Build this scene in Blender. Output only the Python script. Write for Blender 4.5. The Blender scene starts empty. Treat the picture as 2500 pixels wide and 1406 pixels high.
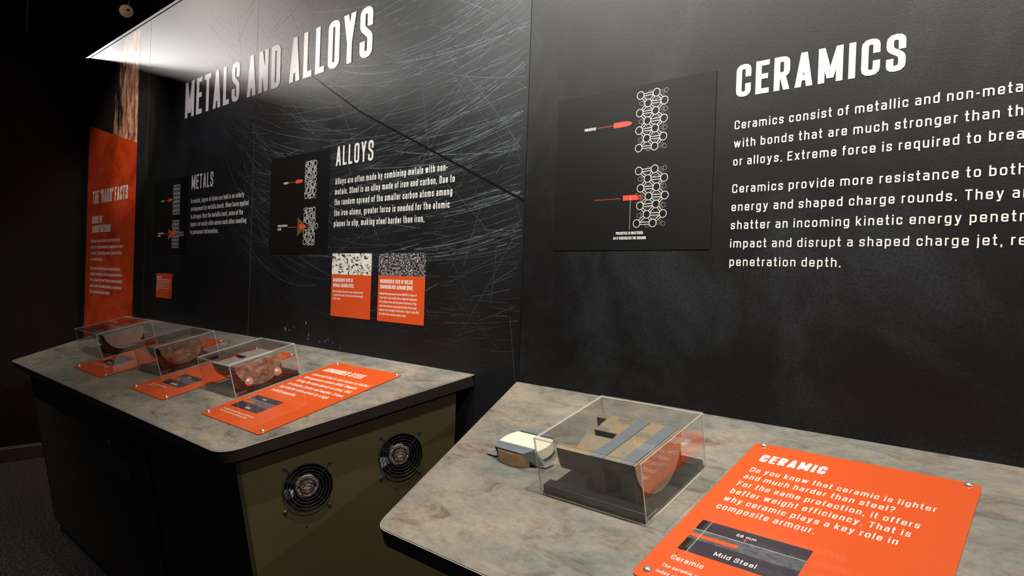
import bpy, bmesh, math, random
from mathutils import Matrix, Vector

# ------------------------------------------------------------------ camera, world, lights, exposure
C = bpy.context.scene.collection
sc = bpy.context.scene
TH = 0.246686                      # slope of the counter tops
CT, ST = math.cos(TH), math.sin(TH)
ZC = 1.218                         # counter top height where it meets the wall

cam_data = bpy.data.cameras.new('camera'); cam = bpy.data.objects.new('camera', cam_data); C.objects.link(cam)
cam_data.sensor_width = 36.0; cam_data.lens = 36.0 * 1600.356 / 2500.0; cam_data.clip_start = 0.02
R_ = Vector((0.74543319, 0.66565727, 0.03506809)); U_ = Vector((-0.03253316, -0.01621498, 0.99933912)); F_ = Vector((-0.66578597, 0.74608142, -0.00956875))
cam.matrix_world = Matrix(((R_.x, U_.x, -F_.x, 0), (R_.y, U_.y, -F_.y, -1.7), (R_.z, U_.z, -F_.z, 1.56), (0, 0, 0, 1)))
sc.camera = cam

w = bpy.data.worlds.new('world'); sc.world = w; w.use_nodes = True
w.node_tree.nodes['Background'].inputs[0].default_value = (0.75, 0.8, 1.0, 1)
w.node_tree.nodes['Background'].inputs[1].default_value = 0.012

def spot(name, loc, target, power, size, blend=0.35, radius=0.03, col=(1, .93, .84)):
    l = bpy.data.lights.new(name, 'SPOT'); l.energy = power; l.spot_size = math.radians(size); l.spot_blend = blend
    l.shadow_soft_size = radius; l.color = col
    o = bpy.data.objects.new(name, l); C.objects.link(o); o.location = loc
    o.rotation_euler = (Vector(target) - Vector(loc)).to_track_quat('-Z', 'Y').to_euler()
    return o
spot('track_or_fill_spot', (-1.36, -1.05, 3.45), (-1.6, -0.30, 1.15), 135, 68, .6, .02)
spot('track_or_fill_spot', (-0.15, -1.05, 3.45), (-0.75, -0.30, 1.2), 165, 68, .6, .02)
spot('track_or_fill_spot', (2.7, -0.85, 3.3), (-0.9, -0.4, 1.1), 120, 46, .6, .03)
spot('track_or_fill_spot', (-3.0, -1.05, 3.45), (-3.0, -0.30, 1.1), 52, 70, .7, .03, (1, .9, .8))
spot('track_or_fill_spot', (-2.1, -1.15, 3.6), (-2.3, 0.0, 2.25), 165, 64, .8, .05, (1, .98, .95))
spot('track_or_fill_spot', (0.1, -1.15, 3.55), (-0.2, 0.0, 1.95), 85, 66, .8, .05, (1, .97, .93))
spot('track_or_fill_spot', (-3.9, -1.4, 3.6), (-3.95, 0.0, 2.1), 60, 50, .8, .05, (1, .90, .95))
spot('track_or_fill_spot', (-4.9, -1.5, 3.7), (-5.45, 0.0, 2.0), 60, 56, .6, .03, (1, .86, .74))  # fill added to light the whole banner; no such lamp is seen
spot('track_or_fill_spot', (-4.2, -1.4, 3.7), (-5.20, 0.0, 2.45), 90, 20, .5, .03, (1, .88, .76))
spot('hall_or_fill_spot', (-9.45, -0.85, 4.03), (-4.6, -0.05, 2.9), 400, 70, .6, .04, (1, .97, .94))
spot('hall_or_fill_spot', (-7.6, -2.2, 3.60), (-2.6, 0.0, 2.75), 460, 50, .7, .05, (1, .95, .88))  # second lamp added to carry the sheen farther along the wall
spot('wall_washer', (-6.4, -1.4, 4.25), (-3.6, 0.0, 3.15), 70, 26, .9, .20, (1, .80, .72))
spot('wall_washer', (-2.5, -1.5, 4.1), (-1.35, 0.0, 3.0), 420, 46, .8, .25, (1, .97, .90))
spot('wall_washer', (-1.5, -1.55, 4.1), (-0.6, 0.0, 2.9), 230, 46, .8, .25, (1, .92, .82))
spot('hall_or_fill_spot', (-6.0, -2.4, 4.4), (-5.5, -1.3, 0.0), 260, 60, .7, .05)
spot('hall_or_fill_spot', (-6.0, -1.5, 4.0), (-7.25, .55, 4.1), 60, 30, .5, .05, (1, .8, .7))  # added lamp that only brightens the hanging tan disc

sc.view_settings.view_transform = 'Standard'; sc.view_settings.look = 'None'
sc.view_settings.gamma = 1.0; sc.view_settings.use_curve_mapping = False
sc.view_settings.exposure = 0.1

# ------------------------------------------------------------------ materials
def mat(name, col=(.5, .5, .5), rough=.5, metal=0.0, spec=.5, coat=0.0):
    m = bpy.data.materials.new(name); m.use_nodes = True
    b = m.node_tree.nodes['Principled BSDF']
    b.inputs['Base Color'].default_value = (*col, 1); b.inputs['Roughness'].default_value = rough
    b.inputs['Metallic'].default_value = metal; b.inputs['Specular IOR Level'].default_value = spec
    b.inputs['Coat Weight'].default_value = coat
    return m
class NT:
    def __init__(s, m):
        s.m = m; s.t = m.node_tree; s.b = s.t.nodes['Principled BSDF']
        s.tc = s.t.nodes.new('ShaderNodeTexCoord').outputs['Object']
    def n(s, typ, **kw):
        nd = s.t.nodes.new(typ)
        for k, v in kw.items(): setattr(nd, k, v)
        return nd
    def l(s, a, b): s.t.links.new(a, b)
    def mapping(s, scale=(1, 1, 1), rot=(0, 0, 0), loc=(0, 0, 0), src=None):
        nd = s.n('ShaderNodeMapping'); nd.inputs['Scale'].default_value = scale; nd.inputs['Rotation'].default_value = rot
        nd.inputs['Location'].default_value = loc; s.l(src or s.tc, nd.inputs['Vector']); return nd.outputs[0]
    def noise(s, vec, scale, detail=6, rough=.6, dist=0.0):
        nd = s.n('ShaderNodeTexNoise'); s.l(vec, nd.inputs['Vector']); nd.inputs['Scale'].default_value = scale
        nd.inputs['Detail'].default_value = detail; nd.inputs['Roughness'].default_value = rough; nd.inputs['Distortion'].default_value = dist
        return nd.outputs[0]
    def ramp(s, fac, stops):
        nd = s.n('ShaderNodeValToRGB'); cr = nd.color_ramp
        while len(cr.elements) < len(stops): cr.elements.new(.5)
        for e, (p, c) in zip(cr.elements, stops):
            e.position = p; e.color = (*c, 1) if len(c) == 3 else c
        s.l(fac, nd.inputs[0]); return nd.outputs[0]
    def mix(s, fac, a, b, mode='MIX'):
        nd = s.n('ShaderNodeMix', data_type='RGBA', blend_type=mode)
        for i, v in ((0, fac), (6, a), (7, b)):
            if hasattr(v, 'is_output') or isinstance(v, bpy.types.NodeSocket): s.l(v, nd.inputs[i])
            else: nd.inputs[i].default_value = v if i == 0 else (*v, 1)
        return nd.outputs[2]
    def col(s, c): s.l(c, s.b.inputs['Base Color'])
    def rough(s, c): s.l(c, s.b.inputs['Roughness'])
    def bump(s, h, strength=.2, dist=.002):
        nd = s.n('ShaderNodeBump'); nd.inputs['Strength'].default_value = strength; nd.inputs['Distance'].default_value = dist
        s.l(h, nd.inputs['Height']); s.l(nd.outputs[0], s.b.inputs['Normal'])
M = {}
# brushed metal photo print of the left wall panels
m = M['metal_print'] = mat('metal_print', rough=.50, spec=.5); q = NT(m)
n1 = q.noise(q.tc, 1.1, 8, .62); n2 = q.noise(q.tc, 140, 4, .75)
sep = q.n('ShaderNodeSeparateXYZ'); q.l(q.tc, sep.inputs[0])
base = q.ramp(n1, [(.38, (.0035, .0032, .0035)), (.55, (.008, .010, .011)), (.72, (.022, .028, .031))])
spk = q.ramp(n2, [(.56, (0, 0, 0)), (.75, (.035, .040, .042))])
fx = q.ramp(q.noise(q.tc, .9, 3, .5), [(.42, (.15, .15, .15)), (.62, (1, 1, 1))])
q.col(q.mix(1.0, base, q.mix(1.0, spk, fx, 'MULTIPLY'), 'ADD'))
q.bump(q.noise(q.tc, 260, 3, .7), .10, .0006)
# dark stone print of the right wall panel
m = M['stone_print'] = mat('stone_print', rough=.48, spec=.42); q = NT(m)
n1 = q.noise(q.mapping((1, 1, .75)), 2.3, 10, .68, .5); n2 = q.noise(q.tc, 150, 4, .8)
base = q.ramp(n1, [(.33, (.0024, .0021, .0021)), (.5, (.0062, .0065, .0071)), (.66, (.019, .021, .024))])
spk = q.ramp(n2, [(.40, (.55, .55, .55)), (.68, (1.6, 1.6, 1.6))])
q.col(q.mix(1.0, base, spk, 'MULTIPLY'))
q.bump(q.noise(q.tc, 170, 5, .75), .35, .0012)
M['matte_black'] = mat('matte_black', (.006, .0055, .005), .6)
m = M['wall_left'] = mat('wall_dark_paint', (.02, .021, .02), .65); q = NT(m)
q.col(q.ramp(q.noise(q.tc, 2.5, 8, .7), [(.3, (.006, .0065, .006)), (.7, (.018, .019, .018))])); q.bump(q.noise(q.tc, 60, 4, .7), .2, .002)
M['ceiling'] = mat('ceiling_navy', (.006, .006, .014), .8)
M['panel_black'] = mat('diagram_black', (.0032, .0031, .0028), .55, spec=.35)
M['glint_grey'] = mat('glint_grey', (.11, .11, .11), .4)
M['white_print'] = mat('white_print', (.84, .84, .80), .45)
M['grey_print'] = mat('grey_print', (.34, .34, .31), .45)
M['red_print'] = mat('red_print', (.78, .075, .045), .45)
M['amber_print'] = mat('amber_print', (.62, .22, .03), .45)
M['line_black'] = mat('line_black', (.002, .002, .002), .6, spec=.15)
# orange prints
m = M['orange_wall'] = mat('orange_wall', (.66, .082, .016), .42)
m = M['orange_banner'] = mat('orange_banner', rough=.36); q = NT(m)
g = q.noise(q.mapping((1.6, 2.4, 1)), 1.8, 7, .65, .6)
q.col(q.ramp(g, [(.35, (.40, .030, .008)), (.5, (.60, .060, .013)), (.7, (.66, .085, .022))]))
m = M['rust_print'] = mat('rust_print', rough=.52); q = NT(m)
sep = q.n('ShaderNodeSeparateXYZ'); q.l(q.tc, sep.inputs[0])
ns = q.noise(q.mapping((7, 1.3, 1)), 1.6, 9, .66, .3)
mp = q.n('ShaderNodeMapRange'); sk = q.n('ShaderNodeMath', operation='MULTIPLY_ADD'); q.l(sep.outputs['Y'], sk.inputs[0]); sk.inputs[1].default_value = -.30; q.l(sep.outputs['X'], sk.inputs[2]); q.l(sk.outputs[0], mp.inputs[0])
mp.inputs[1].default_value = .30; mp.inputs[2].default_value = .98; mp.inputs[3].default_value = -.30; mp.inputs[4].default_value = .26
ad = q.n('ShaderNodeMath', operation='ADD'); q.l(ns, ad.inputs[0]); q.l(mp.outputs[0], ad.inputs[1])
fine = q.noise(q.mapping((7, 2.4, 1)), 2.7, 9, .74, .3)
pal = q.ramp(fine, [(.36, (.085, .018, .008)), (.47, (.36, .15, .085)), (.56, (.62, .40, .27)), (.72, (.80, .62, .47))])
q.col(q.mix(q.ramp(ad.outputs[0], [(.50, (0, 0, 0)), (.60, (1, 1, 1))]), (.012, .010, .009), pal))
# laminate of the counter tops
m = M['laminate'] = mat('stone_laminate', rough=.40, spec=.45); q = NT(m)
v = q.mapping((1.0, 2.1, 1), (0, 0, .5))
n1 = q.noise(v, 3.0, 9, .60, .3); n2 = q.noise(q.mapping((1, 1.8, 1), (0, 0, .7), (3, 1, 0)), 7.0, 12, .76, 1.0)
n3 = q.noise(q.mapping((1, 1.7, 1), (0, 0, .5), (7, 2, 0)), 46, 8, .75, .4); n4 = q.noise(q.mapping((1, 2.0, 1), (0, 0, .3), (1, 5, 0)), 5.0, 8, .62, .3)
base = q.ramp(n1, [(.36, (.185, .200, .180)), (.46, (.240, .230, .200)), (.56, (.290, .255, .215)), (.66, (.345, .300, .230))])
veil = q.ramp(n2, [(.35, (.52, .41, .35)), (.43, (.84, .78, .73)), (.52, (1.0, 1.0, 1.0)), (.68, (1.10, 1.09, 1.06))])
fine_ = q.ramp(n3, [(.34, (.80, .77, .74)), (.5, (1, 1, 1)), (.68, (1.12, 1.12, 1.10))])
grey_ = q.ramp(n4, [(.46, (1, 1, 1)), (.64, (.86, .90, .90))])
q.col(q.mix(1.0, q.mix(1.0, q.mix(1.0, base, veil, 'MULTIPLY'), fine_, 'MULTIPLY'), grey_, 'MULTIPLY')); q.bump(q.noise(q.tc, 120, 4, .7), .08, .0006)
M['edge_highlight'] = mat('edge_highlight', (.78, .72, .64), .35)
M['kick_grey'] = mat('kick_grey', (.040, .046, .050), .5)
M['edge_dark'] = mat('edge_dark', (.022, .016, .012), .45)
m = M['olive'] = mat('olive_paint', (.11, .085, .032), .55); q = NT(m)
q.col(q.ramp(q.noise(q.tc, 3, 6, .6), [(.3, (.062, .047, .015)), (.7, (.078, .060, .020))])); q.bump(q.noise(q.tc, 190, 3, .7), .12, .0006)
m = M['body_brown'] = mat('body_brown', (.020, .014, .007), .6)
m = M['carpet'] = mat('carpet', rough=.95, spec=.1); q = NT(m)
q.col(q.ramp(q.noise(q.tc, 75, 5, .85), [(.38, (.012, .010, .012)), (.52, (.045, .040, .043)), (.68, (.20, .18, .18))]))
q.bump(q.noise(q.tc, 110, 4, .8), .9, .01)
M['baseboard'] = mat('baseboard_grey', (.10, .098, .085), .5)
m = M['orange_card'] = mat('orange_card', (.69, .098, .020), .30, spec=.5, coat=.0); m.node_tree.nodes['Principled BSDF'].inputs['Roughness'].default_value = .06
M['card_edge'] = mat('card_edge', (.28, .03, .01), .4)
M['card_white'] = mat('card_white', (.86, .84, .78), .06)
M['card_dark'] = mat('card_dark', (.045, .036, .050), .06)
M['card_maroon'] = mat('card_maroon', (.020, .008, .008), .06)
M['card_red'] = mat('card_red', (.70, .10, .05), .06)
m = M['card_steel'] = mat('card_steel', rough=.06); q = NT(m)
q.col(q.ramp(q.noise(q.mapping((20, 60, 1), (0, 0, .6)), 2.5, 8, .75), [(.38, (.060, .058, .070)), (.6, (.14, .14, .155)), (.75, (.36, .36, .37))]))
M['chrome'] = mat('chrome', (.82, .80, .76), .27, .85)
M['screw_dark'] = mat('screw_dark', (.10, .07, .04), .4, .8)
M['guard_wire'] = mat('guard_wire', (.16, .15, .145), .25, .75)
M['black_plastic'] = mat('black_plastic', (.004, .004, .005), .3)
M['tray_black'] = mat('tray_black', (.009, .009, .009), .10)
M['rail_black'] = mat('rail_black', (.010, .010, .0095), .35)
M['bracket_grey'] = mat('bracket_grey', (.165, .195, .215), .42)
m = M['rust_steel'] = mat('rusted_steel', rough=.55, metal=.25); q = NT(m)
q.col(q.ramp(q.noise(q.tc, 17, 9, .68, .5), [(.33, (.20, .165, .12)), (.47, (.34, .285, .21)), (.56, (.42, .29, .165)), (.66, (.46, .25, .12)), (.8, (.27, .12, .06))]))
q.bump(q.noise(q.tc, 300, 4, .7), .25, .0008)
m = M['mill_scale'] = mat('mill_scale', rough=.6, metal=.1); q = NT(m)
q.col(q.ramp(q.noise(q.tc, 30, 8, .7), [(.35, (.018, .013, .009)), (.55, (.060, .038, .020)), (.72, (.14, .085, .045))]))
M['clamp_dark'] = mat('clamp_dark', (.012, .011, .012), .4)
m = M['rough_cut'] = mat('rough_cut', rough=.75); q = NT(m)
q.col(q.ramp(q.noise(q.tc, 190, 6, .8), [(.42, (.015, .012, .009)), (.56, (.13, .105, .08)), (.68, (.55, .48, .38))])); q.bump(q.noise(q.tc, 160, 5, .8), 1, .004)
m = M['aluminium'] = mat('aluminium', rough=.38, metal=.55); q = NT(m)
q.col(q.ramp(q.noise(q.tc, 22, 7, .6), [(.3, (.40, .38, .34)), (.7, (.55, .53, .48))]))
m = M['stained_steel'] = mat('stained_steel', rough=.5, metal=.2); q = NT(m)
q.col(q.ramp(q.noise(q.tc, 26, 8, .65, .8), [(.34, (.10, .05, .028)), (.5, (.26, .17, .11)), (.64, (.46, .36, .27))]))
M['grey_steel'] = mat('grey_steel', (.42, .40, .34), .5, .1)
m = M['ceramic'] = mat('ceramic_ivory', (.86, .80, .62), .28)
M['copper'] = mat('bronze_coat', (.50, .33, .20), .27, .75)
M['disc_tan'] = mat('disc_tan', (.55, .36, .24), .7)
def photo(name, lo, hi, a, b, scale, dist):
    m = M[name] = mat(name, rough=.42); q = NT(m)
    q.col(q.ramp(q.noise(q.mapping((1, 1.5, 1)), scale, 4, .6, dist), [(a, lo), (b, hi)]))
photo('micro_light', (.012, .012, .012), (.78, .78, .70), .435, .465, 25, 2.6)
photo('micro_dark', (.010, .010, .010), (.75, .73, .75), .50, .66, 120, .8)
photo('photo_dark', (.006, .005, .005), (.10, .09, .09), .50, .75, 160, 1.0)
# acrylic sheet: clear with a Fresnel reflection on each face
def acrylic(name, tint):
    m = bpy.data.materials.new(name); m.use_nodes = True; t = m.node_tree; t.nodes.remove(t.nodes['Principled BSDF'])
    tr = t.nodes.new('ShaderNodeBsdfTransparent'); tr.inputs[0].default_value = (*tint, 1)
    gl = t.nodes.new('ShaderNodeBsdfGlossy'); gl.inputs['Roughness'].default_value = 0.0; gl.inputs[0].default_value = (1, 1, 1, 1)
    fr = t.nodes.new('ShaderNodeFresnel'); ge = t.nodes.new('ShaderNodeNewGeometry'); mr = t.nodes.new('ShaderNodeMapRange')
    mr.inputs[3].default_value = 1.49; mr.inputs[4].default_value = 1 / 1.49; t.links.new(ge.outputs['Backfacing'], mr.inputs[0]); t.links.new(mr.outputs[0], fr.inputs[0])
    mx = t.nodes.new('ShaderNodeMixShader')
    t.links.new(fr.outputs[0], mx.inputs[0]); t.links.new(tr.outputs[0], mx.inputs[1]); t.links.new(gl.outputs[0], mx.inputs[2])
    t.links.new(mx.outputs[0], t.nodes['Material Output'].inputs[0]); M[name] = m
acrylic('acrylic', (.985, .988, .985))
def frosted(name):
    m = bpy.data.materials.new(name); m.use_nodes = True; t = m.node_tree; t.nodes.remove(t.nodes['Principled BSDF'])
    tr = t.nodes.new('ShaderNodeBsdfTransparent'); tr.inputs[0].default_value = (.9, .9, .88, 1)
    df = t.nodes.new('ShaderNodeBsdfDiffuse'); df.inputs[0].default_value = (.80, .76, .70, 1)
    mx = t.nodes.new('ShaderNodeMixShader'); mx.inputs[0].default_value = .62
    t.links.new(tr.outputs[0], mx.inputs[1]); t.links.new(df.outputs[0], mx.inputs[2]); t.links.new(mx.outputs[0], t.nodes['Material Output'].inputs[0]); M[name] = m
frosted('acrylic_edge')
# scratches: colour stored per face corner
m = M['scratch'] = mat('scratch_print', rough=.50); q = NT(m)
at = q.n('ShaderNodeVertexColor'); at.layer_name = 'Col'; q.l(at.outputs[0], q.b.inputs['Base Color'])

# ------------------------------------------------------------------ mesh helpers
class MB:
    def __init__(s): s.v = []; s.f = []; s.mi = []; s.col = []
    def add(s, vs, fs, mi=0):
        o = len(s.v); s.v += [tuple(p) for p in vs]
        for f in fs: s.f.append([i + o for i in f]); s.mi.append(mi)
    def box(s, a, b, mi=0):
        x0, y0, z0 = a; x1, y1, z1 = b
        s.add([(x0, y0, z0), (x1, y0, z0), (x1, y1, z0), (x0, y1, z0), (x0, y0, z1), (x1, y0, z1), (x1, y1, z1), (x0, y1, z1)],
              [(0, 3, 2, 1), (4, 5, 6, 7), (0, 1, 5, 4), (1, 2, 6, 5), (2, 3, 7, 6), (3, 0, 4, 7)], mi)
    def prism(s, poly, z0, z1, mi=0, ms=None, axis='z'):
        n = len(poly); ms = mi if ms is None else ms
        def P(x, y, z): return (x, y, z) if axis == 'z' else (z, x, y)
        vs = [P(x, y, z0) for x, y in poly] + [P(x, y, z1) for x, y in poly]
        s.add(vs, [list(range(n))[::-1], [n + i for i in range(n)]], mi)
        o = len(s.v) - 2 * n
        for i in range(n):
            j = (i + 1) % n; s.f.append([o + i, o + j, o + n + j, o + n + i]); s.mi.append(ms)
    def quad(s, pts, mi=0): s.add(pts, [(0, 1, 2, 3)], mi)
    def rect(s, x0, y0, x1, y1, z, mi=0): s.quad([(x0, y0, z), (x1, y0, z), (x1, y1, z), (x0, y1, z)], mi)
    def disc(s, x, y, r, z, n=24, ry=None, mi=0):
        ry = ry or r
        s.add([(x + r * math.cos(2 * math.pi * i / n), y + ry * math.sin(2 * math.pi * i / n), z) for i in range(n)], [list(range(n))], mi)
    def ring(s, x, y, r, t, z, n=24, mi=0):
        vs = []
        for i in range(n):
            a = 2 * math.pi * i / n
            vs += [(x + (r - t) * math.cos(a), y + (r - t) * math.sin(a), z), (x + r * math.cos(a), y + r * math.sin(a), z)]
        s.add(vs, [(2 * i, 2 * i + 1, (2 * i + 3) % (2 * n), (2 * i + 2) % (2 * n)) for i in range(n)], mi)
    def line(s, x0, y0, x1, y1, t, z, mi=0, t1=None):
        d = math.hypot(x1 - x0, y1 - y0) or 1; nx, ny = -(y1 - y0) / d / 2, (x1 - x0) / d / 2; t1 = t if t1 is None else t1
        s.quad([(x0 - nx * t, y0 - ny * t, z), (x1 - nx * t1, y1 - ny * t1, z), (x1 + nx * t1, y1 + ny * t1, z), (x0 + nx * t, y0 + ny * t, z)], mi)
    def lathe(s, prof, n=24, cx=0, cy=0, mi=0, cap=True):
        o = len(s.v); k = len(prof)
        for i in range(n):
            a = 2 * math.pi * i / n
            for r, z in prof: s.v.append((cx + r * math.cos(a), cy + r * math.sin(a), z))
        for i in range(n):
            j = (i + 1) % n
            for p in range(k - 1): s.f.append([o + i * k + p, o + j * k + p, o + j * k + p + 1, o + i * k + p + 1]); s.mi.append(mi)
        if cap:
            s.f.append([o + i * k + k - 1 for i in range(n)]); s.mi.append(mi)
            s.f.append([o + i * k for i in range(n)][::-1]); s.mi.append(mi)
    def torus(s, R, r, n=40, k=8, cz=0, mi=0):
        o = len(s.v)
        for i in range(n):
            a = 2 * math.pi * i / n
            for j in range(k):
                b = 2 * math.pi * j / k; s.v.append(((R + r * math.cos(b)) * math.cos(a), (R + r * math.cos(b)) * math.sin(a), cz + r * math.sin(b)))
        for i in range(n):
            for j in range(k):
                s.f.append([o + i * k + j, o + ((i + 1) % n) * k + j, o + ((i + 1) % n) * k + (j + 1) % k, o + i * k + (j + 1) % k]); s.mi.append(mi)
    def tube(s, p, q, r, n=8, mi=0):
        p, q = Vector(p), Vector(q); d = (q - p).normalized(); a = d.orthogonal().normalized(); b = d.cross(a); o = len(s.v)
        for e in (p, q):
            for i in range(n):
                t = 2 * math.pi * i / n; s.v.append(tuple(e + a * r * math.cos(t) + b * r * math.sin(t)))
        for i in range(n): s.f.append([o + i, o + (i + 1) % n, o + n + (i + 1) % n, o + n + i]); s.mi.append(mi)
        s.f.append([o + i for i in range(n)][::-1]); s.mi.append(mi); s.f.append([o + n + i for i in range(n)]); s.mi.append(mi)
    def build(s, name, mats, parent=None, label=None, smooth=False, kind=None, bevel=0, mw=None):
        me = bpy.data.meshes.new(name); me.from_pydata(s.v, [], s.f)
        for mm in (mats if isinstance(mats, (list, tuple)) else [mats]): me.materials.append(M[mm])
        me.polygons.foreach_set('material_index', s.mi)
        if s.col:
            ca = me.color_attributes.new('Col', 'FLOAT_COLOR', 'CORNER'); flat = []
            for f, cc in zip(s.f, s.col): flat += [*cc, 1.0] * len(f)
            ca.data.foreach_set('color', flat)
        if smooth: me.polygons.foreach_set('use_smooth', [True] * len(s.f))
        me.update(); me.validate()
        o = bpy.data.objects.new(name, me); C.objects.link(o)
        if parent: o.parent = parent
        if mw: o.matrix_basis = mw
        if label: o['label'] = label
        if kind: o['kind'] = kind
        if smooth:
            md = o.modifiers.new('edge', 'EDGE_SPLIT'); md.split_angle = math.radians(38)
        if bevel:
            md = o.modifiers.new('bevel', 'BEVEL'); md.width = bevel; md.segments = 2; md.limit_method = 'ANGLE'; md.angle_limit = math.radians(40)
        return o
def thing(name, label, cat, loc=(0, 0, 0), rot=(0, 0, 0), group=None):
    o = bpy.data.objects.new(name, None); o.empty_display_size = .1; C.objects.link(o); o.location = loc; o.rotation_euler = rot
    o['label'] = label; o['category'] = cat
    if group: o['group'] = group
    return o
def tag(o, label, cat, group=None):
    o['label'] = label; o['category'] = cat
    if group: o['group'] = group
    return o
def struct(o, label=None):
    o['kind'] = 'structure'
    if label: o['label'] = label
    return o
def onwall(name, label, cat, x, z, off=.0005, group=None):   # local x -> right, y -> up, z -> into the room
    return thing(name, label, cat, (x, -off, z), (math.pi / 2, 0, 0), group)
def oncounter(name, label, cat, u, s, group=None, n=0.0):      # local x -> right, y -> up the slope, z -> off the top
    return thing(name, label, cat, (u, s * CT - n * ST, ZC + s * ST + n * CT), (TH, 0, 0), group)

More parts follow.
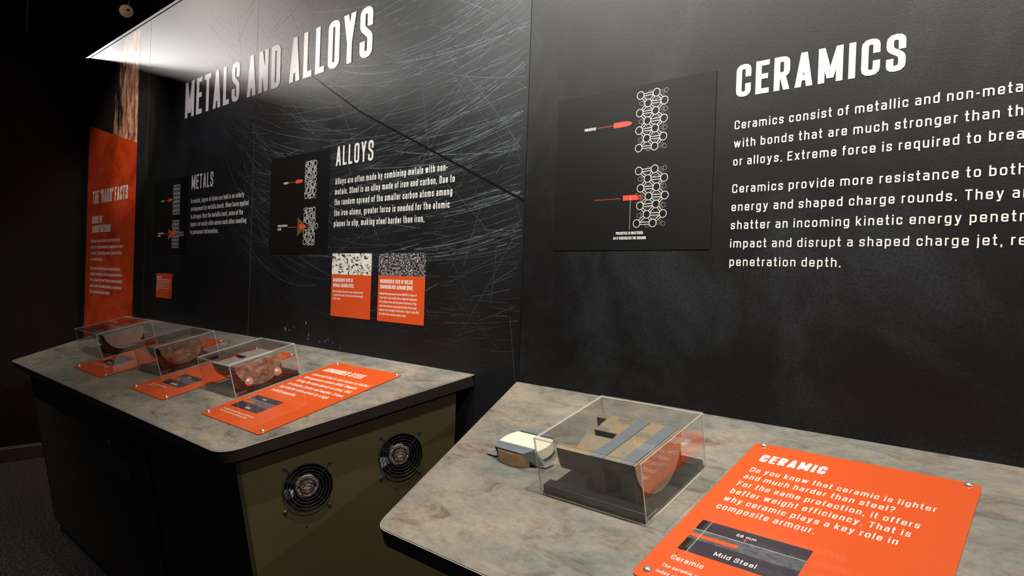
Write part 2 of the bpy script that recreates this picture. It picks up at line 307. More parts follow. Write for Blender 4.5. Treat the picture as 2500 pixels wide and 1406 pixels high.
# ------------------------------------------------------------------ lettering: a stroke alphabet
XH = .74; DD = -.24
B_, T_ = 0.0, 1.0
def S(*p): return ('S', p)          # open stroke; (x, y) or (x, y, 1) for a rounded corner
def O(*p): return ('O', p)          # closed stroke
def D(*p): return ('D', p)          # diagonal with flat ends
G = {
 'A': (1.08, [D(0, 0, .5, 1), D(1, 0, .5, 1), S((.22, .26), (.78, .26))]),
 'B': (1, [O((0, 0), (0, 1), (1, 1, 1), (1, .52)), O((0, 0), (0, .52), (1, .52), (1, 0, 1))]),
 'C': (1, [S((1, .68), (1, 1, 1), (0, 1, 1), (0, 0, 1), (1, 0, 1), (1, .32))]),
 'D': (1, [O((0, 0), (0, 1), (1, 1, 1), (1, 0, 1))]),
 'E': (.88, [S((1, 1), (0, 1), (0, 0), (1, 0)), S((0, .52), (.85, .52))]),
 'F': (.86, [S((1, 1), (0, 1), (0, 0)), S((0, .5), (.85, .5))]),
 'G': (1, [S((1, .7), (1, 1, 1), (0, 1, 1), (0, 0, 1), (1, 0, 1), (1, .48), (.58, .48))]),
 'H': (1, [S((0, 0), (0, 1)), S((1, 0), (1, 1)), S((0, .5), (1, .5))]),
 'I': (0, [S((.5, 0), (.5, 1))]),
 'J': (.85, [S((1, 1), (1, 0, 1), (0, 0, 1), (0, .3))]),
 'K': (1.02, [S((0, 0), (0, 1)), D(.05, .38, 1, 1), D(1, 0, .35, .58)]),
 'L': (.82, [S((0, 1), (0, 0), (1, 0))]),
 'M': (1.42, [S((0, 0), (0, 1)), S((1, 0), (1, 1)), D(.5, .12, 0, 1), D(.5, .12, 1, 1)]),
 'N': (1.08, [S((0, 0), (0, 1)), S((1, 0), (1, 1)), D(1, 0, 0, 1)]),
 'O': (1, [O((0, 0, 1), (0, 1, 1), (1, 1, 1), (1, 0, 1))]),
 'P': (.98, [S((0, 0), (0, 1)), S((0, 1), (1, 1, 1), (1, .44, 1), (0, .44))]),
 'R': (1, [S((0, 0), (0, 1)), S((0, 1), (1, 1, 1), (1, .46, 1), (0, .46)), D(1, 0, .5, .5)]),
 'S': (1, [S((1, .74), (1, 1, 1), (0, 1, 1), (0, .60, 1), (1, .42, 1), (1, 0, 1), (0, 0, 1), (0, .27))]),
 'T': (.95, [S((0, 1), (1, 1)), S((.5, 0), (.5, 1))]),
 'U': (1, [S((0, 1), (0, 0, 1), (1, 0, 1), (1, 1))]),
 'V': (1.05, [D(.5, 0, 0, 1), D(.5, 0, 1, 1)]),
 'W': (1.5, [D(.25, 0, 0, 1), D(.25, 0, .5, 1), D(.75, 0, .5, 1), D(.75, 0, 1, 1)]),
 'Y': (1.02, [D(.5, .42, 0, 1), D(.5, .42, 1, 1), S((.5, 0), (.5, .5))]),
 'X': (1.02, [D(0, 0, 1, 1), D(1, 0, 0, 1)]),
 'a': (.86, [S((.05, XH), (1, XH, 1), (1, 0)), O((0, .42, 1), (1, .42), (1, 0), (0, 0, 1))]),
 'b': (.88, [S((0, 1), (0, .1)), O((0, 0), (0, XH), (1, XH, 1), (1, 0, 1))]),
 'c': (.84, [S((1, .52), (1, XH, 1), (0, XH, 1), (0, 0, 1), (1, 0, 1), (1, .22))]),
 'd': (.88, [S((1, 1), (1, .1)), O((0, 0, 1), (0, XH, 1), (1, XH), (1, 0))]),
 'e': (.88, [S((.97, .16), (.97, 0, 1), (0, 0, 1), (0, XH, 1), (1, XH, 1), (1, .36)), S((1, .36), (0, .36))]),
 'f': (.5, [S((.3, 0), (.3, 1, 1), (1.05, 1)), S((-.15, XH), (1, XH))]),
 'g': (.88, [O((0, 0, 1), (0, XH, 1), (1, XH), (1, 0)), S((1, XH - .1), (1, DD, 1), (.1, DD))]),
 'h': (.88, [S((0, 0), (0, 1)), S((0, XH), (1, XH, 1), (1, 0))]),
 'i': (0, [S((.5, 0), (.5, XH)), S((.5, .93), (.5, 1))]),
 'j': (.25, [S((1, XH), (1, DD, 1), (-.4, DD)), S((1, .93), (1, 1))]),
 'k': (.86, [S((0, 0), (0, 1)), D(.05, .26, 1, XH), D(1, 0, .35, .42)]),
 'l': (0, [S((.5, 0), (.5, 1))]),
 'm': (1.5, [S((0, 0), (0, XH)), S((0, XH), (.5, XH, 1), (.5, 0)), S((.4, XH), (1, XH, 1), (1, 0))]),
 'n': (.88, [S((0, 0), (0, XH)), S((0, XH), (1, XH, 1), (1, 0))]),
 'o': (.88, [O((0, 0, 1), (0, XH, 1), (1, XH, 1), (1, 0, 1))]),
 'p': (.88, [S((0, DD), (0, .5)), O((0, 0), (0, XH), (1, XH, 1), (1, 0, 1))]),
 'q': (.88, [S((1, DD), (1, .5)), O((0, 0, 1), (0, XH, 1), (1, XH), (1, 0))]),
 'r': (.48, [S((0, 0), (0, XH)), S((0, XH), (1.1, XH))]),
 's': (.82, [S((1, .56), (1, XH, 1), (0, XH, 1), (0, .42, 1), (1, .32, 1), (1, 0, 1), (0, 0, 1), (0, .18))]),
 't': (.5, [S((.3, .95), (.3, 0, 1), (1.05, 0)), S((-.2, XH), (1, XH))]),
 'u': (.88, [S((0, XH), (0, 0, 1), (1, 0)), S((1, XH), (1, 0))]),
 'v': (.9, [D(.5, 0, 0, XH), D(.5, 0, 1, XH)]),
 'w': (1.35, [D(.25, 0, 0, XH), D(.25, 0, .5, XH), D(.75, 0, .5, XH), D(.75, 0, 1, XH)]),
 'x': (.88, [D(0, 0, 1, XH), D(1, 0, 0, XH)]),
 'y': (.9, [D(.5, 0, 0, XH), D(.32, DD, 1, XH), S((.05, DD), (.3, DD))]),
 'z': (.84, [S((0, XH), (1, XH)), S((0, 0), (1, 0)), D(0, 0, 1, XH)]),
 '6': (.9, [O((0, 0, 1), (0, .56), (1, .56, 1), (1, 0, 1)), S((0, .5), (0, 1, 1), (.95, 1))]),
 '8': (.92, [O((0, 0, 1), (0, .52), (1, .52), (1, 0, 1)), O((.06, .52), (.06, 1, 1), (.94, 1, 1), (.94, .52))]),
 '2': (.9, [S((0, 1), (1, 1, 1), (1, .52, 1), (0, .46, 1), (0, 0), (1, 0))]),
 '7': (.86, [S((0, 1), (1, 1)), D(.35, 0, 1, 1)]),
 '5': (.9, [S((1, 1), (0, 1), (0, .56), (1, .56, 1), (1, 0, 1), (0, 0))]),
 '0': (.92, [O((0, 0, 1), (0, 1, 1), (1, 1, 1), (1, 0, 1))]),
 '.': (0, [S((.5, 0), (.5, .01))]), ',': (0, [S((.5, -.12), (.5, .01))]), '!': (0, [S((.5, .34), (.5, 1)), S((.5, 0), (.5, .01))]),
 '-': (.45, [S((0, .38), (1, .38))]), "'": (0, [S((.5, .82), (.5, 1))]),
 '"': (.25, [S((0, .78), (0, 1)), S((1, .78), (1, 1))]),
 '(': (.25, [S((1, 1.08), (0, 1.0, 1), (0, -.08, 1), (1, -.16))]), ')': (.25, [S((0, 1.08), (1, 1.0, 1), (1, -.08, 1), (0, -.16))]),
 '?': (.8, [S((0, .8), (0, 1, 1), (1, 1, 1), (1, .5, 1), (.45, .5), (.45, .34)), S((.45, 0), (.45, .01))]),
}
def fillet(pts, r, closed, arc=3):
    out = []; n = len(pts)
    for i, p in enumerate(pts):
        rd = len(p) > 2 and p[2]
        if not rd or (not closed and i in (0, n - 1)): out.append((p[0], p[1])); continue
        a = Vector(pts[i - 1][:2]); b = Vector(p[:2]); c = Vector(pts[(i + 1) % n][:2])
        u, v = (a - b), (c - b); lu, lv = u.length, v.length
        if lu < 1e-9 or lv < 1e-9: out.append((p[0], p[1])); continue
        u /= lu; v /= lv; ang = u.angle(v); d = min(r / max(math.tan(ang / 2), .1), lu * .48, lv * .48)
        p0, p1 = b + u * d, b + v * d
        for k in range(arc + 1):
            t = k / arc; pt = p0 * (1 - t) ** 2 + b * 2 * t * (1 - t) + p1 * t * t
            out.append((pt.x, pt.y))
    return out
def ribbon(mb, pts, t, z, closed, sx, x0, y0, mi):
    n = len(pts); P = [Vector(p) for p in pts]
    if not closed:
        d = (P[0] - P[1]).normalized(); P[0] = P[0] + d * t / 2
        d = (P[-1] - P[-2]).normalized(); P[-1] = P[-1] + d * t / 2
    L, R = [], []
    for i in range(n):
        if closed: a, c = P[i - 1], P[(i + 1) % n]
        else: a, c = P[max(i - 1, 0)], P[min(i + 1, n - 1)]
        d1 = (P[i] - a); d2 = (c - P[i])
        if d1.length < 1e-9: d1 = d2
        if d2.length < 1e-9: d2 = d1
        d1.normalize(); d2.normalize(); n1 = Vector((-d1.y, d1.x)); n2 = Vector((-d2.y, d2.x)); m_ = (n1 + n2)
        if m_.length < .1: m_ = n1
        m_.normalize(); k = t / 2 / max(m_.dot(n1), .35)
        L.append(P[i] + m_ * k); R.append(P[i] - m_ * k)
    vs = []
    for l, r in zip(L, R): vs += [(x0 + l.x * sx, y0 + l.y, z), (x0 + r.x * sx, y0 + r.y, z)]
    m_ = n if closed else n - 1
    mb.add(vs, [(2 * i, 2 * i + 1, (2 * i + 3) % (2 * n), (2 * i + 2) % (2 * n)) for i in range(m_)], mi)
def text(mb, s, x, y, cap, width, z=.0004, tv=.15, th=None, sp=.34, mi=0, rr=.30):
    """one line, baseline-left at x, y; scaled so the line is exactly `width` long; tv/th = stroke thickness of bars/stems in caps"""
    th = tv if th is None else th
    tv *= cap; th *= cap; sx = th / tv
    rel = 0.0; fix = 0.0
    for i, ch in enumerate(s):
        if ch == ' ': rel += .62 if i < len(s) - 1 else 0; continue
        g = G[ch]; rel += g[0]; fix += th if g[0] == 0 else 0
        if i < len(s) - 1: rel += sp
    a = (width - fix) / rel; cx = x
    for i, ch in enumerate(s):
        if ch == ' ': cx += .62 * a; continue
        g = G[ch]; W = g[0] * a if g[0] else th; Wn = W / sx; h = tv / 2
        fx = lambda v: h + v * (Wn - 2 * h)
        def fy(v):
            if v == 1: return cap - h
            if v == 0: return h
            if v == XH: return XH * cap - h
            if v == DD: return DD * cap + h
            return v * cap
        r = max(tv * .62, min(Wn, cap) * rr); zb = z
        for kk, (k, p) in enumerate(g[1]):
            z = zb + kk * .00013
            if k == 'D':
                xa, ya, xb, yb = fx(p[0]), p[1] * cap, fx(p[2]), p[3] * cap
                dx, dy = xb - xa, yb - ya; hw = tv / 2 * math.sqrt(1 + (dx / dy) ** 2)
                mb.quad([(cx + (xa - hw) * sx, y + ya, z), (cx + (xa + hw) * sx, y + ya, z), (cx + (xb + hw) * sx, y + yb, z), (cx + (xb - hw) * sx, y + yb, z)], mi)
            else:
                pts = [(fx(q[0]), fy(q[1]), *(q[2:])) for q in p]
                ribbon(mb, fillet(pts, r, k == 'O'), tv, z, k == 'O', sx, cx, y, mi)
        z = zb; cx += W + (sp * a if i < len(s) - 1 else 0)
def textobj(name, lines, parent, material='white_print', label=None, **kw):
    out = []
    for (s, x, y, cap, wd) in lines:
        mb = MB(); text(mb, s, x, y, cap, wd, **kw); out.append(mb.build(name, material, parent, label))
    return out

# ------------------------------------------------------------------ room
f = MB(); f.box((-12, -8, -.1), (5, .3, 0)); struct(f.build('floor', 'carpet'), 'dark speckled grey carpet')
f = MB(); f.box((-12, -8, 4.66), (5, 3, 4.76)); struct(f.build('ceiling', 'ceiling'), 'very dark navy ceiling high above')
f = MB(); f.box((-12, -8, 0), (-11.6, 3, 4.66)); struct(f.build('wall_far', 'matte_black'), 'black wall far beyond the left partition')
f = MB(); f.box((-6.52, -4.2, 0), (-6.40, -.004, 3.317)); struct(f.build('wall_left', 'wall_left'), 'dark mottled partition meeting the graphic wall at its left end')
f = MB(); f.box((-6.40, -4.2, 0), (-6.352, -.07, .105)); f.box((-6.40, -4.2, .105), (-6.375, -.07, .112))
struct(f.build('baseboard_left', 'baseboard', bevel=.002), 'grey skirting along the foot of the left partition')

wall = bpy.data.objects.new('wall_back', None); C.objects.link(wall); struct(wall, 'long black graphic wall printed with scratched metal and stone')
f = MB(); f.box((-6.52, .018, 0), (2.6, .12, 3.28)); f.build('backing_board', 'matte_black', wall)
f = MB(); f.box((-6.52, 0, 3.298), (2.6, .06, 3.318)); f.build('top_trim', 'metal_print', wall)
XS = [-6.388, -4.9635, -3.419, -1.4715, .60, 2.6]; panels = []
for i in range(5):
    f = MB(); g = .0012
    f.box((XS[i] + g - XS[i], -(0), 0), (XS[i + 1] - g - XS[i], .018, 3.29))
    p = f.build('wall_panel', 'metal_print' if i < 3 else 'stone_print', wall, mw=Matrix.Translation((XS[i], 0, 0)))
    p['label'] = ['panel printed with rust and an orange banner', 'panel with near-black print fading from scratches', 'panel covered with long pale scratches', 'mottled dark stone panel', 'mottled dark stone panel'][i]
    panels.append(p)
for x_ in XS[1:3]:
    f = MB(); f.box((x_ - .0012, -.0006, 0), (x_ + .0012, .0, 3.29)); f.build('joint_glint', 'glint_grey', wall, 'thin pale strip imitating light caught on a panel joint')  # pale strip painted for the light caught along each panel joint
def wl(i):                       # matrix: local frame on panel i
    return Matrix.Translation((-XS[i], -.0006, 0)) @ Matrix.Rotation(math.pi / 2, 4, 'X')
def wtext(name, i, lines, mat_='white_print', **kw):
    for o in textobj(name, lines, panels[i], mat_, **kw): o.matrix_basis = wl(i)
# rust photograph on the first panel
f = MB(); f.add([(0, 0, 0), (1.217, 0, 0), (1.217, .82, 0), (0, .82, 0)], [(0, 1, 2, 3)])
o = f.build('rust_photo', 'rust_print', panels[0], 'rust streaks in cream and brown'); o.matrix_basis = Matrix.Translation((.006, -.0005, 2.455)) @ Matrix.Rotation(math.pi / 2, 4, 'X')
# dark sliver of an adjoining trim at the left end
f = MB(); f.box((-6.40, -.012, 0), (-6.388, .01, 3.29)); f.build('end_trim', 'matte_black', wall)

KT = dict(tv=.130, th=.170, sp=.34, rr=.42)
o = MB(); text(o, 'METALS AND ALLOYS', -4.337, 2.518, .222, 1.961, **KT)
tt = o.build('title_text', 'white_print', wall, 'white condensed capitals METALS AND ALLOYS'); tt.matrix_basis = Matrix.Translation((0, -.0012, 0)) @ Matrix.Rotation(math.pi / 2, 4, 'X')
wtext('title_text', 3, [('CERAMICS', -.738, 2.073, .0855, .396)], tv=.155, th=.175, sp=.32, rr=.42)
HT = dict(tv=.125, th=.135, sp=.36, rr=.42)
wtext('heading_text', 1, [('METALS', -4.205, 2.060, .089, .301)], **HT)
wtext('heading_text', 2, [('ALLOYS', -2.627, 2.062, .089, .284)], **HT)
BT = dict(tv=.148, sp=.40, rr=.26)
wtext('body_text', 2, [(s, -2.627, z, .0285, wd) for s, z, wd in (
    ('Alloys are often made by combining metals with non-', 1.977, .759), ('metals. Steel is an alloy made of iron and carbon. Due to', 1.930, .801),
    ('the random spread of the smaller carbon atoms among', 1.882, .790), ('the iron atoms, greater force is needed for the atomic', 1.833, .777),
    ('planes to slip, making steel harder than iron.', 1.784, .634))], **BT)
wtext('body_text', 1, [(s, -4.205, z, .0285, wd) for s, z, wd in (
    ('In metals, layers of atoms are held in an orderly', 1.975, .693), ('arrangement by metallic bonds. When force applied', 1.927, .746),
    ('is stronger than the metallic bond, some of the', 1.879, .684), ('layers can easily slide across each other resulting', 1.832, .727), ('in permanent deformation.', 1.784, .387))], **BT)
def fitw(full, part, wd, cap, tv, sp):      # width of the full line when only `part` is measured
    def rf(s):
        rel = fix = 0
        for i, ch in enumerate(s):
            if ch == ' ': rel += .62; continue
            rel += G[ch][0] + sp; fix += tv * cap if G[ch][0] == 0 else 0
        return rel - sp, fix
    r1, f1 = rf(part); r2, f2 = rf(full); return (wd - f1) / r1 * r2 + f2
cl = []
for part, full, z, wd in (('Ceramics consist of metallic and non-', 'Ceramics consist of metallic and non-metallic elements', 1.988, .537), ('with bonds that are much stronger than', 'with bonds that are much stronger than those in metals', 1.939, .573),
    ('or alloys. Extreme force is required to', 'or alloys. Extreme force is required to break them.', 1.891, .543), ('Ceramics provide more resistance to', 'Ceramics provide more resistance to both kinetic', 1.818, .545),
    ('energy and shaped charge rounds. They', 'energy and shaped charge rounds. They are able to', 1.7695, .586), ('shatter an incoming kinetic energy', 'shatter an incoming kinetic energy penetrator on', 1.721, .515),
    ('impact and disrupt a shaped charge jet,', 'impact and disrupt a shaped charge jet, reducing', 1.672, .587), ('penetration depth.', 'penetration depth.', 1.623, .276)):
    cl.append((full, -.738, z, .0228, fitw(full, part, wd, .0228, .15, .42)))
wtext('body_text', 3, cl, tv=.132, sp=.42, rr=.26)

# scratches printed on the metal panels
random.seed(7)
f = MB()
def scratch(pts, wd, k, brk=.0):
    n = len(pts)
    for i in range(n - 1):
        (x0, z0), (x1, z1) = pts[i], pts[i + 1]
        if random.random() < brk: continue
        xm, zm = (x0 + x1) / 2, (z0 + z1) / 2
        if not (-4.9 < min(x0, x1) and max(x0, x1) < -1.476 and 1.15 < min(z0, z1) and max(z0, z1) < 3.285): continue
        # the photograph printed here fades to black towards the lower left
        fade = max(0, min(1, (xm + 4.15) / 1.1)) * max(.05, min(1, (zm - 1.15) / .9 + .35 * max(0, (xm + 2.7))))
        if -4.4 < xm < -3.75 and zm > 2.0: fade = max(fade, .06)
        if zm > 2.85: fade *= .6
        kk = k * fade * random.uniform(.65, 1.1)
        if kk < .05: continue
        d = math.hypot(x1 - x0, z1 - z0) or 1; nx, nz = -(z1 - z0) / d * wd / 2, (x1 - x0) / d * wd / 2
        f.add([(x0 - nx, z0 - nz, 0), (x1 - nx, z1 - nz, 0), (x1 + nx, z1 + nz, 0), (x0 + nx, z0 + nz, 0)], [(0, 1, 2, 3)])
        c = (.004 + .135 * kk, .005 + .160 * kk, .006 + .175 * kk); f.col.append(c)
def arc(cx, cz, r, a0, a1, wd, k, brk=.04, wob=.0):
    n = max(5, int(abs(a1 - a0) * r / .045)); ph = random.random() * 6
    scratch([(cx + (r + wob * math.sin(ph + i * .4)) * math.cos(a0 + (a1 - a0) * i / n), cz + (r + wob * math.sin(ph + i * .4)) * math.sin(a0 + (a1 - a0) * i / n)) for i in range(n + 1)], wd, k, brk)
for _ in range(300):            # shallow bowls, falling from the left and rising to the right
    r = random.uniform(1.2, 4.2); cx = random.gauss(-2.35, .4); zb = random.choice([random.gauss(2.25, .22), random.uniform(1.25, 3.1)])
    a0 = -math.pi / 2 + random.uniform(-.9, .45); arc(cx, zb + r, r, a0, a0 + random.uniform(.10, .75), random.choice([.0009, .0012, .0018, .0026]), random.uniform(.25, 1), .07)
for _ in range(16):              # bundles sweeping up to the right edge
    r = random.uniform(2.2, 4.5); cx = random.uniform(-2.5, -2.1); zb = random.uniform(1.6, 2.75); a0 = -math.pi / 2 + random.uniform(-.05, .1)
    for j in range(random.randint(3, 7)):
        arc(cx, zb + r + j * random.uniform(.004, .012), r, a0 + random.uniform(0, .1), a0 + random.uniform(.2, .42), random.choice([.001, .0016, .0024]), random.uniform(.4, 1), .12)
for _ in range(26):              # swirls below the title
    cx, cz = random.uniform(-3.5, -2.7), random.uniform(2.35, 2.9); r = random.uniform(.25, .9)
    a0 = random.uniform(3.4, 4.6); arc(cx, cz, r, a0, a0 + random.uniform(.5, 1.5), random.choice([.0014, .002, .003]), random.uniform(.5, 1.1), .03)
for _ in range(190):             # straight diagonals
    x, z = random.uniform(-3.7, -1.5), random.uniform(1.3, 3.2); a = random.choice([random.gauss(.95, .15), random.gauss(-.9, .25), random.gauss(.35, .12), random.uniform(-1.5, 1.5)])
    L = random.uniform(.1, .75); n = max(3, int(L / .04)); b = random.uniform(-.15, .15)
    scratch([(x + L * i / n * math.cos(a + b * i / n), z + L * i / n * math.sin(a + b * i / n)) for i in range(n + 1)], random.choice([.0008, .0012, .0018]), random.uniform(.2, .85), .1)
for _ in range(430):             # short horizontal ticks on the right third
    x, z = random.triangular(-2.7, -1.5, -1.6), random.uniform(1.25, 2.9); L = random.uniform(.03, .16); a = random.gauss(.05, .08)
    scratch([(x, z), (x + L / 2 * math.cos(a), z + L / 2 * math.sin(a)), (x + L * math.cos(a), z + L * math.sin(a))], random.choice([.0012, .002]), random.uniform(.15, .6))
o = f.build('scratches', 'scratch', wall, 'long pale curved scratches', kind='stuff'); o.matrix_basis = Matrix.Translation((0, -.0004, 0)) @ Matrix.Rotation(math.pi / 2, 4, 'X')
f = MB(); f.line(-2.86, 2.52, -2.449, 2.285, .002, 0, t1=.007); f.line(-2.449, 2.285, -1.475, 1.839, .007, 0, t1=.009); f.line(-3.36, 2.56, -3.56, 2.13, .003, 0)  # thin black ribbons laid across the metal panels
o = f.build('diagonal_lines', 'line_black', wall, 'thin black diagonal line'); o.matrix_basis = Matrix.Translation((0, -.0007, 0)) @ Matrix.Rotation(math.pi / 2, 4, 'X')
# chipped specks low on the third panel
f = MB()
for k in range(9):
    x, z = random.gauss(-2.98, .10), random.gauss(1.27, .035); f.disc(x, z, random.uniform(.001, .004), 0, 7, ry=random.uniform(.003, .012))
for k in range(8): f.disc(random.gauss(-2.62, .05), random.gauss(1.24, .03), .0015, 0, 6, ry=.006)
o = f.build('chips', 'grey_print', wall); o.matrix_basis = Matrix.Translation((0, -.0008, 0)) @ Matrix.Rotation(math.pi / 2, 4, 'X')

# orange banner
b = onwall('hard_facts_banner', 'tall orange banner with slanted top headed THE HARD FACTS at the far left', 'banner', -6.262, 0, .0012)
f = MB(); f.add([(0, .0, 0), (1.102, .0, 0), (1.102, 2.460, 0), (0, 2.727, 0)], [(0, 1, 2, 3)]); f.build('banner_print', 'orange_banner', b)
bx = -6.262
textobj('title_text', [('THE "HARD" FACTS', .137, 2.070, .104, .806)], b, tv=.14, th=.18, sp=.30, rr=.4)
textobj('heading_text', [('CHOICE OF', .139, 1.912, .058, .246), ('ARMOUR MATERIAL', .139, 1.837, .058, .455)], b, tv=.15, th=.20, sp=.30, rr=.4)
textobj('body_text', [(s, .131, z, .027, wd) for s, z, wd in (
    ('Hardness is how resistant a solid material is to', 1.759, .671), ('having its shape permanently changed when a force', 1.709, .736), ('is applied. The harder the material, the more likely it', 1.660, .731), ('is to resist damage.', 1.612, .281),
    ('Do you know that the choice of armour material is', 1.538, .704), ("critical in maximising a tank's chances of survival as", 1.493, .742), ('well as those of its crew? Common armour materials', 1.446, .747), ('used, in order of increasing hardness, are aluminium', 1.399, .732), ('alloy, armoured steel and ceramic.', 1.351, .484))], b, tv=.16, sp=.38)

# ------------------------------------------------------------------ projectile diagrams
def diagram(name_label, x, z):
    d = onwall('diagram_panel', name_label, 'diagram', x, z, .0009, 'black projectile diagrams on the graphic wall')
    f = MB(); f.box((0, 0, 0), (.546, .490, .0008)); f.build('panel', 'panel_black', d); return d
def bullet(mb, x0, x1, y, h, z=.0012):
    pts = [(x0, y - h / 2), (x0 + (x1 - x0) * .55, y - h / 2)]
    for k in range(1, 10):
        a = -math.pi / 2 + math.pi * k / 10; pts.append((x0 + (x1 - x0) * .55 + (x1 - x0) * .45 * math.cos(a), y + h / 2 * math.sin(a)))
    pts += [(x0 + (x1 - x0) * .55, y + h / 2), (x0, y + h / 2)]
    mb.add([(a, b_, z) for a, b_ in pts], [list(range(len(pts)))])
def dots(mb, x0, x1, y, s, gap, z=.0012):
    x = x0
    while x < x1: mb.rect(x, y - s / 2, x + s, y + s / 2, z); x += gap
# 1 metals
d = diagram('black diagram of neat rings split by a projectile, beside the METALS text', -4.803, 1.660); ox, oz = 4.803, 1.660
f = MB()
for r in range(7):
    for c_ in range(4): f.ring(-4.4695 + ox + c_ * .0275, 2.093 - oz - r * .0272, .0145, .0032, .0012, 22)
f.build('atom_rings', 'white_print', d); f = MB()
for r in [0, 1, 2, 4, 5, 6]:
    for c_ in range(4): f.ring(-4.4715 + ox + c_ * .0275, 1.866 - oz - r * .0248 + (-.002 if r > 3 else 0), .0143, .0032, .0012, 22)
for c_ in range(4): f.ring(-4.398 + ox + c_ * .0275, 1.790 - oz, .0143, .0032, .0013, 22)
f.build('atom_rings', 'white_print', d)
f = MB(); bullet(f, -4.566 + ox, -4.495 + ox, 2.015 - oz, .019); f.line(-4.623 + ox, 2.015 - oz, -4.566 + ox, 2.016 - oz, .003, .0012)
f.build('projectile', 'red_print', d); f = MB()
bullet(f, -4.500 + ox, -4.412 + ox, 1.792 - oz, .021); f.line(-4.62 + ox, 1.796 - oz, -4.50 + ox, 1.793 - oz, .003, .0012); f.build('projectile', 'red_print', d)
def rays(mb, ax, ay, x, y0, y1, n):
    for k in range(n):
        y = y0 + (y1 - y0) * k / (n - 1)
        if abs(y - (y0 + y1) / 2) < .004: continue
        mb.line(ax, ay + (y - ay) * .15, x, y, .0008, .0011, t1=.0030)
f = MB(); rays(f, -4.475 + ox, 1.793 - oz, -4.545 + ox, 1.757 - oz, 1.826 - oz, 14); f.build('spark_rays', 'amber_print', d)
textobj('caption_text', [('PROJECTILE', -4.679 + ox, 2.008 - oz, .011, .050), ('PROJECTILE FORCES', -4.719 + ox, 1.794 - oz, .011, .094), ('THE METAL', -4.719 + ox, 1.778 - oz, .011, .046)], d, z=.0012, tv=.16)
# 2 alloys
d = diagram('black diagram of mixed large and small rings, beside the ALLOYS text', -3.221, 1.660); ox, oz = 3.221, 1.660
B1 = [(-0.014, 0.078, 0.0125), (0.038, 0.076, 0.015), (-0.038, 0.055, 0.0125), (0.016, 0.049, 0.013), (-0.017, 0.024, 0.0135), (0.011, 0.023, 0.008), (0.041, 0.028, 0.012), (0.039, -0.001, 0.012), (-0.028, -0.003, 0.009), (0.018, -0.024, 0.013), (-0.038, -0.028, 0.0125), (-0.011, -0.024, 0.0075), (-0.017, -0.049, 0.014), (0.037, -0.054, 0.0145), (-0.037, -0.076, 0.0145), (0.015, -0.077, 0.0125), (-0.043, 0.083, 0.0075), (0.042, -0.082, 0.009)]
B2 = [(-0.047, 0.084, 0.008), (-0.016, 0.078, 0.012), (0.037, 0.078, 0.0145), (-0.04, 0.055, 0.013), (0.016, 0.049, 0.012), (-0.019, 0.025, 0.0135), (0.01, 0.024, 0.0075), (0.041, 0.027, 0.0115), (-0.005, -0.002, 0.009), (0.063, 0.0, 0.0135), (0.017, -0.025, 0.0125), (-0.041, -0.027, 0.0125), (-0.014, -0.022, 0.0075), (-0.018, -0.049, 0.013), (0.036, -0.053, 0.014), (-0.039, -0.075, 0.0145), (0.013, -0.077, 0.012), (0.042, -0.081, 0.0085)]
rnd = random.Random(3); f = MB()
for bl, cx, cy in ((B1, -2.835, 2.016), (B2, -2.835, 1.792)):
    cs = [tuple(c_) for c_ in bl]
    for _ in range(5000):
        r = rnd.choice([.0068, .0055, .0042]); x = rnd.uniform(-.050, .048); y = rnd.uniform(-.088, .090)
        if bl is B2 and x < -.012 and abs(y) < .016: continue
        if all(math.hypot(x - a, y - b_) > r + c_ - .0006 for a, b_, c_ in cs): cs.append((x, y, r))
    f = MB()
    for a, b_, r in cs: f.ring(cx + a + ox, cy + b_ - oz, r, .0026 if r > .01 else .0017, .0012, 20)
    f.build('atom_rings', 'white_print', d)
f = MB(); bullet(f, -2.973 + ox, -2.905 + ox, 2.016 - oz, .018); dots(f, -3.034 + ox, -2.975 + ox, 2.0155 - oz, .003, .004)
f.build('projectile', 'red_print', d); f = MB()
bullet(f, -2.928 + ox, -2.861 + ox, 1.792 - oz, .019); dots(f, -3.034 + ox, -2.925 + ox, 1.792 - oz, .0032, .0042); f.build('projectile', 'red_print', d)
f = MB(); rays(f, -2.875 + ox, 1.792 - oz, -2.944 + ox, 1.749 - oz, 1.836 - oz, 11); f.build('spark_rays', 'amber_print', d)
textobj('caption_text', [('PROJECTILE', -3.086 + ox, 2.010 - oz, .011, .045), ('PROJECTILE PENETRATES', -3.133 + ox, 1.796 - oz, .011, .092), ('THE ALLOY', -3.133 + ox, 1.779 - oz, .011, .036)], d, z=.0012, tv=.16)
